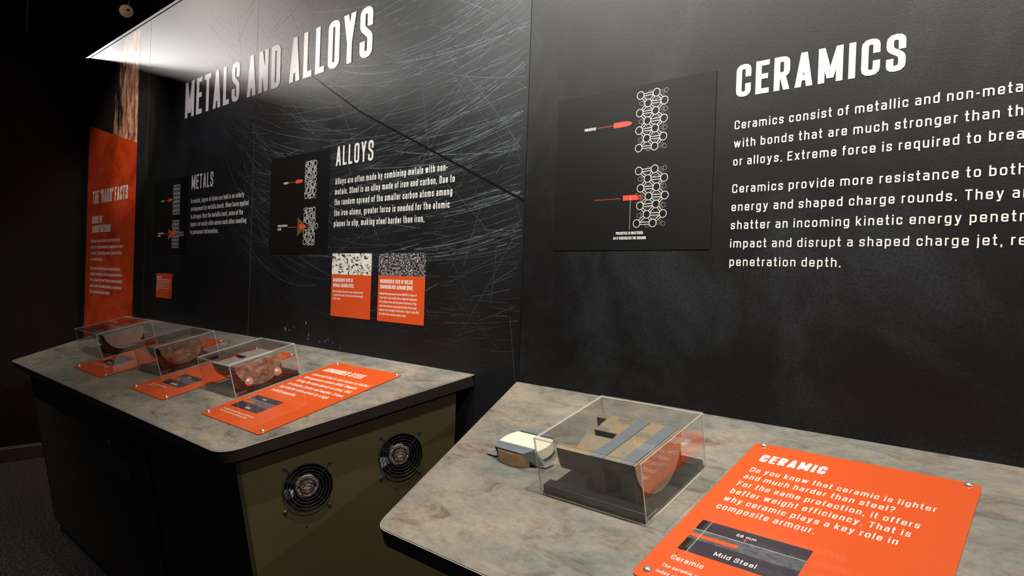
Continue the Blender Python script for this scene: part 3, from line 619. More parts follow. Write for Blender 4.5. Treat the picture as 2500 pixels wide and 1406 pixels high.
# 3 ceramics
d = diagram('black diagram of linked ball lattices, one shattering a projectile, beside CERAMICS', -1.340, 1.667); ox, oz = 1.340, 1.667
def lattice(nodes, rr):
    fw, fd, gw, gd = MB(), MB(), MB(), MB()
    dx0, dy0 = (0, 0) if nodes[0][1] > 2 else (.004, -.2245)
    small = [(x + dx0, z + dy0) for x, z in [(-.945, 2.129), (-.945, 2.076), (-.945, 2.022), (-.945, 1.968), (-1.026, 2.102), (-1.026, 2.048), (-1.026, 1.994), (-.998, 2.130), (-.998, 2.076), (-.998, 2.022), (-.998, 1.965), (-.970, 2.104), (-.970, 2.050), (-.970, 1.995)]]
    def bonds(ns, w_, t_, mw_, md_, z, dmax):
        for i in range(len(ns)):
            for j in range(i + 1, len(ns)):
                dd = math.hypot(ns[i][0] - ns[j][0], ns[i][1] - ns[j][1])
                ax_, ay_ = abs(ns[i][0] - ns[j][0]), abs(ns[i][1] - ns[j][1])
                if (ay_ < .006 and ax_ < dmax) or (.008 < ax_ < .036 and ay_ < .036 and .018 < ay_):
                    mw_.line(ns[i][0] + ox, ns[i][1] - oz, ns[j][0] + ox, ns[j][1] - oz, w_, z); md_.line(ns[i][0] + ox, ns[i][1] - oz, ns[j][0] + ox, ns[j][1] - oz, w_ - 2 * t_, z + .0001)
    bonds(small, .0058, .0007, gw, gd, .0010, .058)
    for x, y in small: gw.ring(x + ox, y - oz, .0068, .0009, .00112, 18); gd.disc(x + ox, y - oz, .0059, .00114, 16)
    bonds(nodes, .0082, .0016, fw, fd, .0013, .058)
    for x, y in nodes: fw.ring(x + ox, y - oz, rr, .0018, .0016, 28); fd.disc(x + ox, y - oz, rr - .0017, .0017, 24)
    return fw, fd, gw, gd
top = [(-1.030, 2.126), (-.977, 2.127), (-1.0035, 2.100), (-.950, 2.100), (-1.031, 2.074), (-.978, 2.074), (-1.004, 2.048), (-.950, 2.048), (-1.031, 2.022), (-.978, 2.023), (-1.004, 1.996), (-.950, 1.996), (-1.030, 1.970), (-.977, 1.970)]
bot = [(-1.027, 1.902), (-.974, 1.904), (-.996, 1.877), (-.942, 1.876), (-1.019, 1.850), (-.966, 1.851), (-.991, 1.825), (-.938, 1.825), (-1.019, 1.798), (-.966, 1.801), (-.995, 1.772), (-.942, 1.772), (-1.028, 1.746), (-.974, 1.746)]
for nd in (top, bot):
    fw, fd, gw, gd = lattice(nd, .0122)
    la = gw.build('back_lattice', 'grey_print', d); gd.build('back_lattice_fill', 'panel_black', d)
    lb = fw.build('ball_lattice', 'white_print', d); fd.build('ball_lattice_fill', 'panel_black', d)
f = MB(); bullet(f, -1.121 + ox, -1.056 + ox, 2.048 - oz, .016); dots(f, -1.181 + ox, -1.123 + ox, 2.048 - oz, .0026, .0055); f.build('projectile', 'red_print', d); f = MB(); dots(f, -1.180 + ox, -1.090 + ox, 1.823 - oz, .0026, .0055)
rn = random.Random(5)
pts = [(-1.078, 1.816), (-1.03, 1.816)] + [(-1.03 + .012 * math.sin(k * 2.1) ** 2, 1.816 + .0155 * k / 7) for k in range(1, 7)] + [(-1.03, 1.8315), (-1.078, 1.8315)]
f.add([(x + ox, y - oz, .0019) for x, y in pts], [list(range(len(pts)))])
for k in range(22): x, y, r = -1.027 + rn.uniform(-.008, .016), 1.824 + rn.gauss(0, .007), rn.uniform(.0007, .002); f.disc(x + ox, y - oz, r, .0019, 5)
f.build('projectile', 'red_print', d)
f = MB(); y = 1.826
while y > 1.728: f.rect(-1.0522 + ox, y - .0036 - oz, -1.0508 + ox, y - oz, .0021); y -= .0062
f.build('pointer_line', 'white_print', d)
textobj('caption_text', [('PROJECTILE', -1.229 + ox, 2.0435 - oz, .0085, .043), ('PROJECTILE IS SHATTERED', -1.099 + ox, 1.714 - oz, .0085, .093), ('AS IT PENETRATES THE CERAMIC', -1.108 + ox, 1.699 - oz, .0085, .113)], d, z=.0012, tv=.17)

# ------------------------------------------------------------------ orange cards on the wall
def wcard(label, x0, z0, x1, z1, zm, pm):
    c_ = onwall('wall_card', label, 'card', x0, z0, .0008, 'small orange cards printed on the wall'); w_, h_ = x1 - x0, z1 - z0
    f = MB(); f.box((0, 0, 0), (w_, zm - z0, .0008)); f.build('text_field', 'orange_wall', c_)
    f = MB(); f.box((0, zm - z0, 0), (w_, h_, .0008)); f.build('photo', pm, c_)
    return c_
c_ = wcard('orange card under a black and white micrograph, headed NORMAL CARBON STEEL', -2.630, 1.3745, -2.329, 1.661, 1.5655, 'micro_light')
textobj('heading_text', [('MICROSCOPIC VIEW OF', .013, 1.532 - 1.3745, .0165, .156), ('NORMAL CARBON STEEL', .014, 1.508 - 1.3745, .0165, .163)], c_, z=.001, tv=.17, sp=.3)
textobj('body_text', [('Normal Carbon Steel has many imperfections', .013, 1.484 - 1.3745, .0095, .232), ('or crack lines that could weaken the strength', .013, 1.4675 - 1.3745, .0095, .234), ('of the steel.', .012, 1.451 - 1.3745, .0095, .064)], c_, z=.001, tv=.16)
c_ = wcard('orange card under a dark grainy micrograph, headed ROLLED HOMOGENEOUS ARMOUR', -2.278, 1.3745, -1.976, 1.661, 1.567, 'micro_dark')
textobj('heading_text', [('MICROSCOPIC VIEW OF ROLLED', .015, 1.535 - 1.3745, .0165, .211), ('HOMOGENEOUS ARMOUR (RHA)', .015, 1.512 - 1.3745, .0165, .212)], c_, z=.001, tv=.17, sp=.3)
textobj('body_text', [(s, .013, z - 1.3745, .0095, wd) for s, z, wd in (('Rolled Homogeneous Armour (RHA) is a type of', 1.487, .241), ('steel that is hot rolled into a required thickness.', 1.470, .247), ('Hot rolling evens out the grain structure of the', 1.453, .241),
    ('steel and removes any imperfection that could', 1.4355, .242), ('weaken the strength of the steel. That is why RHA', 1.4185, .259), ('is harder than normal carbon steel.', 1.4015, .179))], c_, z=.001, tv=.16)
c_ = onwall('wall_card', 'small orange card with a black photo strip on its left, low beside the banner', 'card', -4.800, 1.372, .0008, 'small orange cards printed on the wall')
f = MB(); f.box((.073, 0, 0), (.336, .162, .0008)); f.build('text_field', 'orange_wall', c_)
f = MB(); f.box((0, .006, 0), (.073, .160, .0008)); f.build('photo', 'photo_dark', c_)
textobj('heading_text', [('HOLD IT!', .086, .128, .016, .080)], c_, z=.001, tv=.2, sp=.3)
f = MB(); f.rect(.086, .1185, .318, .1215, .001); f.build('rule_line', 'white_print', c_)
textobj('body_text', [('Hold this plate and feel how heavy it is', .086, .103, .0085, .228), ('for its size. Now try the one beside it', .086, .089, .0085, .208), ('and see which of the two metals would', .086, .075, .0085, .214), ('be the better choice for a vehicle', .086, .061, .0085, .205), ('hull.', .086, .049, .0085, .026)], c_, z=.001, tv=.15)

# ------------------------------------------------------------------ counters
def curve_solid(name, outer, holes, z0, z1, material, parent, mw=None, label=None):
    cu = bpy.data.curves.new(name, 'CURVE'); cu.dimensions = '2D'; cu.fill_mode = 'BOTH'
    for poly in [outer] + holes:
        sp_ = cu.splines.new('POLY'); sp_.points.add(len(poly) - 1); sp_.use_cyclic_u = True
        for p, (x, y) in zip(sp_.points, poly): p.co = (x, y, 0, 1)
    cu.extrude = (z1 - z0) / 2; tmp = bpy.data.objects.new('tmp', cu); C.objects.link(tmp)
    dg = bpy.context.evaluated_depsgraph_get(); me = bpy.data.meshes.new_from_object(tmp.evaluated_get(dg)); me.name = name
    bpy.data.objects.remove(tmp); me.transform(Matrix.Translation((0, 0, (z0 + z1) / 2))); me.materials.clear(); me.materials.append(M[material])
    me.polygons.foreach_set('use_smooth', [False] * len(me.polygons))
    o = bpy.data.objects.new(name, me); C.objects.link(o); o.parent = parent
    if mw: o.matrix_basis = mw
    if label: o['label'] = label
    return o
def roundpoly(pts, radii, n=10):
    out = []; k = len(pts)
    for i in range(k):
        r = radii[i]; b = Vector(pts[i])
        if r == 0: out.append(tuple(b)); continue
        u = (Vector(pts[i - 1]) - b).normalized(); v = (Vector(pts[(i + 1) % k]) - b).normalized(); ang = u.angle(v)
        dd = r / math.tan(ang / 2); c0 = b + (u + v).normalized() * (r / math.sin(ang / 2)); p0, p1 = b + u * dd, b + v * dd
        a0 = math.atan2(p0.y - c0.y, p0.x - c0.x); a1 = math.atan2(p1.y - c0.y, p1.x - c0.x)
        if a1 - a0 > math.pi: a1 -= 2 * math.pi
        if a0 - a1 > math.pi: a1 += 2 * math.pi
        for j in range(n + 1): a = a0 + (a1 - a0) * j / n; out.append((c0.x + r * math.cos(a), c0.y + r * math.sin(a)))
    return out
TK = .041
def counter(label, pts, radii):
    t = thing('display_counter', label, 'counter', (0, 0, ZC), (0, 0, 0), 'sloping display counters along the wall')
    poly = roundpoly(pts, radii); sl = Matrix.Rotation(TH, 4, 'X')
    f = MB(); f.prism(poly, -.0022, 0); f.build('countertop', 'laminate', t, 'mottled stone-look laminate top', mw=sl)
    f = MB(); f.prism([(x, min(y, -.0125)) for x, y in poly], -TK, -.0036); f.build('edge_band', 'edge_dark', t, 'dark edge band', mw=sl)
    n = len(poly); f = MB()
    P = [Vector(p) for p in poly]; cen = sum(P, Vector((0, 0))) / n; outer = []
    for i in range(n):
        a, b, c2 = P[i - 1], P[i], P[(i + 1) % n]; d = (c2 - a).normalized(); nn = Vector((d.y, -d.x)); nn = nn if nn.dot(b - cen) > 0 else -nn
        outer.append(b + nn * .0014)
    f.prism([tuple(p) for p in outer], -.0036, -.0021); f.build('edge_glint_strip', 'edge_highlight', t, 'thin laminate edge strip, pale to imitate its highlight', mw=sl)  # laminate edge strip; the highlight along it is painted in as pale colour
    return t
# left counter: front s=-.832, flares out towards the wall on both sides
LP = [(-4.90, -.003), (-4.578, -.834), (-1.943, -.834), (-1.686, -.003)]
ct = counter('long sloping counter on the left carrying three display cases', LP, [0, .03, .085, 0])
# body in world coordinates relative to z=ZC
def bodypts(off, y):   # x of left and right body faces at depth y (y<0), following the flare
    s = y / CT
    xl = -4.578 + (-4.90 + 4.578) * (s + .834) / .831 + off; xr = -1.943 + (-1.686 + 1.943) * (s + .834) / .831 - off
    return xl, xr
f = MB()
def topz(y): return y * ST / CT - TK / CT - .0015       # underside of slab relative to ZC
OFF = .045
yt, yb, ykt = -.752, -.602, -.60
zt, zb = topz(yt), .080 - ZC
xl0, xr0 = bodypts(OFF, yt); xl1, xr1 = bodypts(OFF, yb)
# front face (leans back towards the wall going down)
def fpt(x, z):            # point on the leaning front face
    k = (zt - z) / (zt - zb); return (x, yt + (yb - yt) * k, z)
LX = -4.470
xrt, xrb = xr0, xr1
f = MB()
fr = [fpt(LX, zt), fpt(LX, zb), fpt(xrb, zb), fpt(xrt, zt)]
th = .018
f.add(fr + [(x, y + th, z) for x, y, z in fr], [(0, 1, 2, 3), (7, 6, 5, 4), (0, 4, 5, 1), (1, 5, 6, 2), (2, 6, 7, 3), (3, 7, 4, 0)])
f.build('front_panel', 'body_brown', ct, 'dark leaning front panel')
# door, reveal lines, vent grille and lock on the front panel
slope_len = math.hypot(yb - yt, zt - zb); ang = math.atan2(yb - yt, zt - zb)
def fm(x, zw):            # matrix: local xy on the front face, z out to the viewer
    p = Vector(fpt(x, zw - ZC)); return Matrix.Translation(p) @ Matrix.Rotation(ang, 4, 'X') @ Matrix.Rotation(math.pi / 2, 4, 'X')
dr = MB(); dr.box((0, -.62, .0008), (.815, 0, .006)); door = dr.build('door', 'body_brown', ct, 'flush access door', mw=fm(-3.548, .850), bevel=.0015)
gr = MB(); gr.box((.232, -.172, .006), (.62, -.075, .009)); gp = gr.build('vent_plate', 'edge_dark', door)
for k in range(9):
    for h_ in range(2):
        s_ = MB(); x0 = .245 + h_ * .187; s_.box((x0, -.164 + k * .0100, .009), (x0 + .175, -.1595 + k * .0100, .0125)); so = s_.build('vent_slat', 'black_plastic', door)
lk = MB(); lk.lathe([(.009, .006), (.009, .011), (.007, .013)], 20, .380, -.040); lk.box((.379, -.045, .013), (.381, -.035, .0135)); lk.build('lock', 'chrome', door)
f = MB(); m1 = fm(-2.733, .80); f.box((0, -.62, .0004), (.0035, 0, .0012)); f.build('panel_joint', 'matte_black', ct, mw=m1)
# left side panel
xlw = -4.90 + OFF + .05
f = MB(); a0 = fpt(LX, zt); a1 = fpt(LX, zb); poly = [a0, a1, (xlw, -.02, zb), (xlw, -.02, topz(-.02))]
f.add(poly + [(x + .018, y, z) for x, y, z in poly], [(0, 1, 2, 3), (7, 6, 5, 4), (0, 4, 5, 1), (1, 5, 6, 2), (2, 6, 7, 3), (3, 7, 4, 0)]); f.build('side_panel', 'body_brown', ct)
# right side panel: olive, with two round fan openings. local x runs from the wall along the panel, y is up, z out
dv = Vector((-.30564, -.95215, 0)); nv = Vector((.95215, -.30564, 0)); P0 = Vector((-1.6853, 0, 0)) - nv * OFF
SM = Matrix(((dv.x, 0, nv.x, P0.x), (dv.y, 0, nv.y, P0.y), (0, 1, 0, -ZC), (0, 0, 0, 1)))
SM = Matrix(((-dv.x, 0, nv.x, P0.x), (-dv.y, 0, nv.y, P0.y), (0, 1, 0, -ZC), (0, 0, 0, 1)))   # x = -distance from the wall
def ztop(dd): return ZC + topz(-dd * .95215)
df_b = .602 / .95215
df_t = .752 / .95215
outer = [(-.050, .085), (-df_b, .085), (-df_t, ztop(df_t)), (-.050, ztop(.050))]
FANS = [(-.575, .865, .081), (-.258, .936, .081)]
def circ(x, y, r, n=48): return [(x + r * math.cos(2 * math.pi * i / n), y + r * math.sin(2 * math.pi * i / n)) for i in range(n)]
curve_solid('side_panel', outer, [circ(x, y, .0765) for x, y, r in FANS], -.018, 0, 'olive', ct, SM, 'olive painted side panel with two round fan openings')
# toe kick
f = MB(); f.box((-4.455, -.580, -ZC), (-1.86, -.560, .090 - ZC)); f.box((-4.455, -.560, -ZC), (-4.435, -.03, .090 - ZC)); f.box((-1.88, -.560, -ZC), (-1.86, -.03, .090 - ZC)); f.build('toe_kick', 'kick_grey', ct, 'blue-grey toe kick')
# fans: thing > cooling_fan > guard, hub, blades
def fan(x, y, r, lab):
    fm_ = SM @ Matrix.Translation((x, y, 0))
    f = MB(); f.lathe([(.0765, -.0005), (.0765, -.040), (.0, -.040)], 48, cap=False); f.lathe([(.0765, 0), (.080, .0012), (.0765, .0016)], 48, cap=False)
    h = f.build('cooling_fan', 'black_plastic', ct, lab, mw=fm_)
    f = MB()
    for k in range(7): f.torus(.0795 - k * .0105, .00125, 56, 6, .009)
    for a in (math.radians(47), math.radians(-43), math.radians(137), math.radians(227)):
        f.tube((.012 * math.cos(a), .012 * math.sin(a), .0072), (.088 * math.cos(a), .088 * math.sin(a), .0072), .0013, 6)
        f.tube((.088 * math.cos(a), .088 * math.sin(a), .0072), (.0945 * math.cos(a), .0945 * math.sin(a), .001), .0013, 6)
        for i in range(12):
            b0, b1 = 2 * math.pi * i / 12, 2 * math.pi * (i + 1) / 12; cx, cy = .101 * math.cos(a), .101 * math.sin(a)
            f.tube((cx + .006 * math.cos(b0), cy + .006 * math.sin(b0), .0018), (cx + .006 * math.cos(b1), cy + .006 * math.sin(b1), .0018), .0013, 5)
    f.build('guard', 'guard_wire', h, 'wire guard of concentric rings', smooth=True)
    for a in (47, -43, 137, 227):
        a = math.radians(a); f = MB(); f.lathe([(.0042, .0005), (.0042, .003), (.002, .0042)], 12, .101 * math.cos(a), .101 * math.sin(a)); f.build('screw', 'screw_dark', h, smooth=True)
    f = MB(); f.lathe([(.037, -.036), (.037, -.012), (.034, -.010)], 40); f.build('hub', 'grey_steel', h, 'grey hub with a printed maroon ring')
    f = MB(); f.ring(0, 0, .029, .007, -.0096, 8); f.ring(0, 0, .0145, .0022, -.0095, 32); f.ring(0, 0, .0335, .001, -.0095, 32)
    for k in range(6):
        a, b2 = 2 * math.pi * k / 6, 2 * math.pi * (k + 2) / 6; f.line(.033 * math.cos(a), .033 * math.sin(a), .033 * math.cos(b2), .033 * math.sin(b2), .001, -.0094)
    f.build('hub_label', 'card_maroon2', h)
    f = MB()
    for k in range(7):
        a = 2 * math.pi * k / 7; vs = []
        for rr_, tw in ((.037, .42), (.056, .36), (.074, .30)):
            vs += [(rr_ * math.cos(a - tw), rr_ * math.sin(a - tw), -.034), (rr_ * math.cos(a + tw * .5), rr_ * math.sin(a + tw * .5), -.014)]
        f.add(vs, [(0, 1, 3, 2), (2, 3, 5, 4)])
    f.build('blades', 'black_plastic', h)
M['card_maroon2'] = mat('hub_maroon', (.10, .010, .014), .4)
fan(*FANS[0], 'round black fan with wire guard nearest the counter front')
fan(*FANS[1], 'round black fan with wire guard nearest the wall')
for x, y in ((-.575, .738), (-.272, .822)):
    f = MB(); f.lathe([(.0028, 0), (.0028, .003), (.0012, .004)], 12, x, y); f.build('screw', 'screw_dark', ct, mw=SM)

# right counter
RP = [(-1.477, -.003), (-1.168, -.840), (1.10, -.840), (1.36, -.003)]
cr = counter('sloping counter on the right carrying one display case and a white ceramic tile', RP, [0, .050, .085, 0])
yt2 = -.752; o2 = .19
f = MB(); zt2 = topz(yt2)
A0 = (-1.168 + o2, yt2, zt2); A1 = (-1.150 + o2, -.60, .12 - ZC); B0 = (-1.40 + o2, -.02, topz(-.02)); B1_ = (-1.40 + o2, -.02, .12 - ZC)
f.add([A0, A1, B1_, B0] + [(x + .018, y, z) for x, y, z in (A0, A1, B1_, B0)], [(0, 1, 2, 3), (7, 6, 5, 4), (0, 4, 5, 1), (1, 5, 6, 2), (2, 6, 7, 3), (3, 7, 4, 0)]); f.build('side_panel', 'body_brown', cr)
f = MB(); F0 = [A0, A1, (1.0, -.60, .12 - ZC), (1.0, yt2, zt2)]
f.add(F0 + [(x, y + .018, z) for x, y, z in F0], [(0, 1, 2, 3), (7, 6, 5, 4), (0, 4, 5, 1), (1, 5, 6, 2), (2, 6, 7, 3), (3, 7, 4, 0)]); f.build('front_panel', 'body_brown', cr)
f = MB(); f.box((-.93, -.54, -ZC), (.95, -.52, .13 - ZC)); f.build('toe_kick', 'edge_dark', cr)

# ------------------------------------------------------------------ information plates with screws
def screw_mesh():
    f = MB(); f.lathe([(.0085, .003), (.0085, .0042), (.0072, .0068), (.0040, .0084), (.0022, .0086), (.0018, .0074)], 20); return f
SCR = None
def plate(label, u0, u1, s0, s1):
    global SCR
    t = oncounter('info_plate', label, 'plate', u0, s1, 'orange information plates screwed to the counters'); w_, h_ = u1 - u0, s0 - s1
    poly = roundpoly([(0, 0), (w_, 0), (w_, h_), (0, h_)], [.014] * 4, 6)
    f = MB(); f.prism(poly, .0004, .0030, 0, 1); f.build('plate', ['orange_card', 'card_edge'], t)
    for x, y in ((.021, .024), (w_ - .021, .024), (.021, h_ - .010), (w_ - .021, h_ - .010)):
        if SCR is None: SCR = screw_mesh().build('screw', 'chrome', t, smooth=True); so = SCR
        else: so = SCR.copy(); C.objects.link(so); so.parent = t
        so.location = (x, y, 0)
    return t, w_, h_
def ptext(t, name, lines, **kw): return textobj(name, lines, t, 'card_white', z=.0033, **kw)
def pdiagram(t, x0, x1, y0, y1, slot_x, layered, mm, low):
    h_ = y0 - y1
    f = MB(); f.rect(x0, y0 - h_ * .32, x1, y0, .0032); f.rect(x0, y1, x1, y1 + h_ * .38, .0032)
    if layered: f.rect(x0, y1, x0 + .02, y1 + .01, .0032)
    f.build('diagram_bands', 'card_dark', t, 'dark bands of the cross-section diagram')
    f = MB(); f.rect(x0, y1 + h_ * .38, x1, y0 - h_ * .32, .0032); f.build('diagram_steel', 'card_steel', t, 'scratched steel band')
    ym = y1 + h_ * .50
    f = MB(); bullet(f, x0 - .0005, slot_x, ym, .0115, .0034) if not layered else f.rect(x0 - .0012, ym - .0056, slot_x, ym + .0056, .0034); f.build('diagram_channel', 'orange_card', t)
    f = MB(); f.rect(x0 - .001, y0 - h_ * .325 - .0004, x1, y0 - h_ * .325 + .0004, .0035)
    if layered:
        y = y0
        while y > y1: f.rect(x0 + .0185, y - .0026, x0 + .0197, y, .0036); y -= .0043
        for k in range(8): f.rect(x0 + .03 + k * .021, y0 - h_ * .325 - .0015, x0 + .0305 + k * .021, y0 - h_ * .325, .0035)
    text(f, mm[0], mm[1], mm[2], mm[3], mm[4], z=.0036, tv=.15)
    text(f, low[0], low[1], low[2], low[3], low[4], z=.0036, tv=.14)
    f.build('diagram_lines', 'card_white', t)
    if layered:
        f = MB(); f.rect(x0, y0 - h_ * .32, x0 + .0105, y0, .0034); f.build('diagram_tile', 'card_maroon', t); f = MB(); f.rect(x0, y1, x0 + .0105, y1 + h_ * .38, .0034); f.build('diagram_tile', 'card_maroon', t)
        f = MB(); f.add([(x0 + .092, y0 - .0265, .0036), (x0 + .100, y0 - .0265, .0036), (x0 + .096, y0 - .0325, .0036)], [(0, 1, 2)]); f.build('diagram_marker', 'card_red', t)
    return
# right plate
t, w_, h_ = plate('large orange plate headed CERAMIC on the right counter', -.603, -.156, -.118, -.702)
X0, Y0 = .603, .702
ptext(t, 'title_text', [('CERAMIC', -.565 + X0, -.207 + Y0, .036, .141)], tv=.19, th=.20, sp=.3, rr=.4)
ptext(t, 'body_text', [(s, -.565 + X0, y + Y0, .0205, wd) for s, y, wd in (('Do you know that ceramic is lighter', -.2605, .353), ('and much harder than steel?', -.295, .291), ('For the same protection, it offers', -.331, .339), ('better weight efficiency. That is', -.366, .331), ('why ceramic plays a key role in', -.4005, .318), ('composite armour.', -.434, .190))], tv=.12, sp=.42, rr=.26)
pdiagram(t, -.567 + X0, -.360 + X0, -.486 + Y0, -.595 + Y0, -.475 + X0, True, ('68 mm', -.491 + X0, -.508 + Y0, .0085, .037), ('Mild Steel', -.502 + X0, -.584 + Y0, .0125, .076))
ptext(t, 'caption_text', [('Ceramic', -.564 + X0, -.629 + Y0, .0125, .062), ('The ceramic used has a hardness', -.567 + X0, -.656 + Y0, .0088, .16), ('index of 2500.', -.568 + X0, -.676 + Y0, .0088, .07)], tv=.15)
f = MB(); f.rect(-.5603 + X0, -.616 + Y0, -.5597 + X0, -.595 + Y0, .0036); f.build('pointer_line', 'card_maroon', t)
# armoured steel plate
t, w_, h_ = plate('orange plate headed ARMOURED STEEL at the right end of the left counter', -2.395, -1.956, -.118, -.702)
X0, Y0 = 2.395, .702
ptext(t, 'title_text', [('ARMOURED STEEL', -2.356 + X0, -.216 + Y0, .036, .268)], tv=.15, th=.17, sp=.28, rr=.4)
ptext(t, 'body_text', [(s, -2.355 + X0, y + Y0, .019, wd) for s, y, wd in (('Armoured steel is also known as Rolled', -.267, .375), ('Homogeneous Armour (RHA). Despite', -.302, .349), ('having the same density as steel, RHA', -.338, .362), ('is stronger, harder and tougher. It does', -.375, .370), ('not shatter when struck by a high', -.409, .327), ('velocity projectile.', -.446, .172))], tv=.16, sp=.40)
pdiagram(t, -2.352 + X0, -2.157 + X0, -.499 + Y0, -.607 + Y0, -2.272 + X0, False, ('27 mm', -2.283 + X0, -.521 + Y0, .0085, .030), ('RHA', -2.262 + X0, -.598 + Y0, .013, .032))
ptext(t, 'caption_text', [('The Rolled Homogeneous Armour (RHA) used', -2.349 + X0, -.636 + Y0, .0085, .222), ('is of the hardness index of 500.', -2.343 + X0, -.651 + Y0, .0085, .195)], tv=.15)
# steel plate (narrower)
t, w_, h_ = plate('orange plate between the middle and right display cases on the left counter', -3.095, -2.722, -.118, -.708)
ptext(t, 'title_text', [('STEEL', .038, .495, .036, .100)], tv=.15, th=.17, sp=.28, rr=.4)
ptext(t, 'body_text', [(s, .038, y, .019, wd) for s, y, wd in (('Steel is an alloy of iron and carbon.', .440, .30), ('It is harder than aluminium but it', .404, .29), ('is also a great deal heavier.', .368, .24))], tv=.16, sp=.40)
pdiagram(t, .085, .280, .209, .101, .165, False, ('35 mm'.replace('3', '2'), .155, .186, .0085, .030), ('Mild Steel', .165, .110, .013, .062))
ptext(t, 'caption_text', [('The steel used has a hardness', .055, .075, .0085, .160), ('index of 200.', .055, .060, .0085, .075)], tv=.15)
# aluminium plate
t, w_, h_ = plate('orange plate between the left and middle display cases on the left counter', -3.886, -3.443, -.118, -.710)
ptext(t, 'title_text', [('ALUMINIUM', .038, .495, .036, .180)], tv=.15, th=.17, sp=.28, rr=.4)
ptext(t, 'body_text', [(s, .038, y, .019, wd) for s, y, wd in (('Aluminium alloy is light and easy to', .440, .35), ('shape, but it is softer than steel and', .404, .36), ('gives less protection.', .368, .21))], tv=.16, sp=.40)
pdiagram(t, .060, .255, .215, .107, .150, False, ('60 mm', .130, .192, .0085, .030), ('Aluminium', .130, .116, .013, .07))
ptext(t, 'caption_text', [('The aluminium used has a hardness index of 80.'.replace('index of 80.', 'index of 60.'), .035, .080, .0085, .24)], tv=.15)

# ------------------------------------------------------------------ acrylic cases
def case(label, u0, u1, s0, s1, h_=.136, rails=True):
    t = oncounter('display_case', label, 'case', u0, s1, 'clear acrylic cases over the armour samples'); w_, d_ = u1 - u0, s0 - s1; T = .0032
    def pane(a, b, big):
        f = MB(); f.box(a, b)
        # faces order of box: bottom, top, front(-y), right(+x), back(+y), left(-x)
        for k in range(6): f.mi[k] = 0 if k in big else 1
        f.build('pane', ['acrylic', 'acrylic_edge'], t)
    pane((0, 0, .001), (w_, T, h_ - T), (2, 4)); pane((0, d_ - T, .001), (w_, d_, h_ - T), (2, 4))
    pane((0, T, .001), (T, d_ - T, h_ - T), (3, 5)); pane((w_ - T, T, .001), (w_, d_ - T, h_ - T), (3, 5))
    pane((0, 0, h_ - T), (w_, d_, h_), (0, 1))
    g = .0045
    f = MB(); f.box((g, g, .0006), (w_ - g, d_ - g, .0055)); f.build('base_tray', 'tray_black', t, 'glossy black base')
    for k, (y0, y1) in enumerate(((g + .001, .034), (d_ - .034, d_ - g - .001))):
        f = MB(); f.box((g + .001, y0, .0055), (w_ - g - .001, y1, .0215)); f.build('rail', 'rail_black', t, 'black rail', bevel=.002)
    f = MB()
    for x, y, dx in ((w_ - .0005, .008, 0),):
        f.box((w_ + .0002, .006, .006), (w_ + .0010, .046, .0072)); f.box((w_ + .0002, .006, .015), (w_ + .0010, .046, .0162)); f.box((w_ + .0002, .005, .006), (w_ + .0010, .0065, .0162))
    f.build('corner_clip', 'chrome', t)
    return t
case('leftmost clear display case holding the pale aluminium half-disc', -4.280, -3.900, -.294, -.570)
case('middle clear display case of the three on the left counter', -3.390, -3.124, -.290, -.564)
case('right-hand clear display case on the left counter, with bolted half-disc inside', -2.690, -2.412, -.280, -.557)
case('large clear display case in the foreground on the right counter', -.9275, -.6545, -.281, -.556)

# ------------------------------------------------------------------ armour specimens (half discs in grey clamps)
SC_, RAD, TOPN, B0 = -.421, .0985, .105, .0065
def arcn(s, r=RAD, c0=SC_):       # height of the curved underside at s
    k = max(0.0, r * r - (s - c0) ** 2); return TOPN - math.sqrt(k) * .985
def halfdisc(mb, x0, x1, r=RAD, n=28, c0=SC_, mi=0, mt=None):
    pts = [(c0 + r * math.cos(math.pi * i / n), TOPN - r * .985 * math.sin(math.pi * i / n)) for i in range(n + 1)]
    k0 = len(mb.f); mb.prism(pts, x0, x1, 1 if mt is None else 0, 1, axis='x')
    mb.mi[-1] = 0            # the sawn face on top
def strip_block(mb, strips, xr, r, c0=SC_):
    """strips: (s0, s1, xl at s0, xl at s1); full-depth columns between the ragged left outline and xr"""
    for s0, s1, a0, a1 in strips:
        n = max(2, int((s1 - s0) / .006)); e = .0002
        ss = [s0 + (s1 - s0) * i / n for i in range(n + 1)]
        topp = [(a0 + (a1 - a0) * i / n, s, TOPN) for i, s in enumerate(ss)]; bot_ = [(a0 + (a1 - a0) * i / n, s, arcn(s, r, c0)) for i, s in enumerate(ss)]
        tr = [(xr, s, TOPN) for s in ss]; br = [(xr, s, arcn(s, r, c0)) for s in ss]
        o = len(mb.v); k = n + 1; mb.v += topp + bot_ + tr + br
        for i in range(n):
            mb.f.append([o + i, o + 2 * k + i, o + 2 * k + i + 1, o + i + 1]); mb.mi.append(0)
            mb.f.append([o + k + i, o + k + i + 1, o + 3 * k + i + 1, o + 3 * k + i]); mb.mi.append(2)
            mb.f.append([o + i, o + i + 1, o + k + i + 1, o + k + i]); mb.mi.append(1)
            mb.f.append([o + 2 * k + i, o + 3 * k + i, o + 3 * k + i + 1, o + 2 * k + i + 1]); mb.mi.append(0)
        mb.f.append([o, o + k, o + 3 * k, o + 2 * k]); mb.mi.append(1)
        mb.f.append([o + n, o + 2 * k + n, o + 3 * k + n, o + k + n]); mb.mi.append(1)
def spec(label, u):
    return oncounter('armour_sample', label, 'armour sample', u, 0, 'half-cylinder armour samples in the cases')
def sub(f, name, mats, t, u, **kw):
    f.v = [(x - u, y, z) for x, y, z in f.v]; return f.build(name, mats, t, **kw)
u = -.80; t = spec('rusty half-cylinder of thick steel clamped by two grey bars in the foreground case', u)
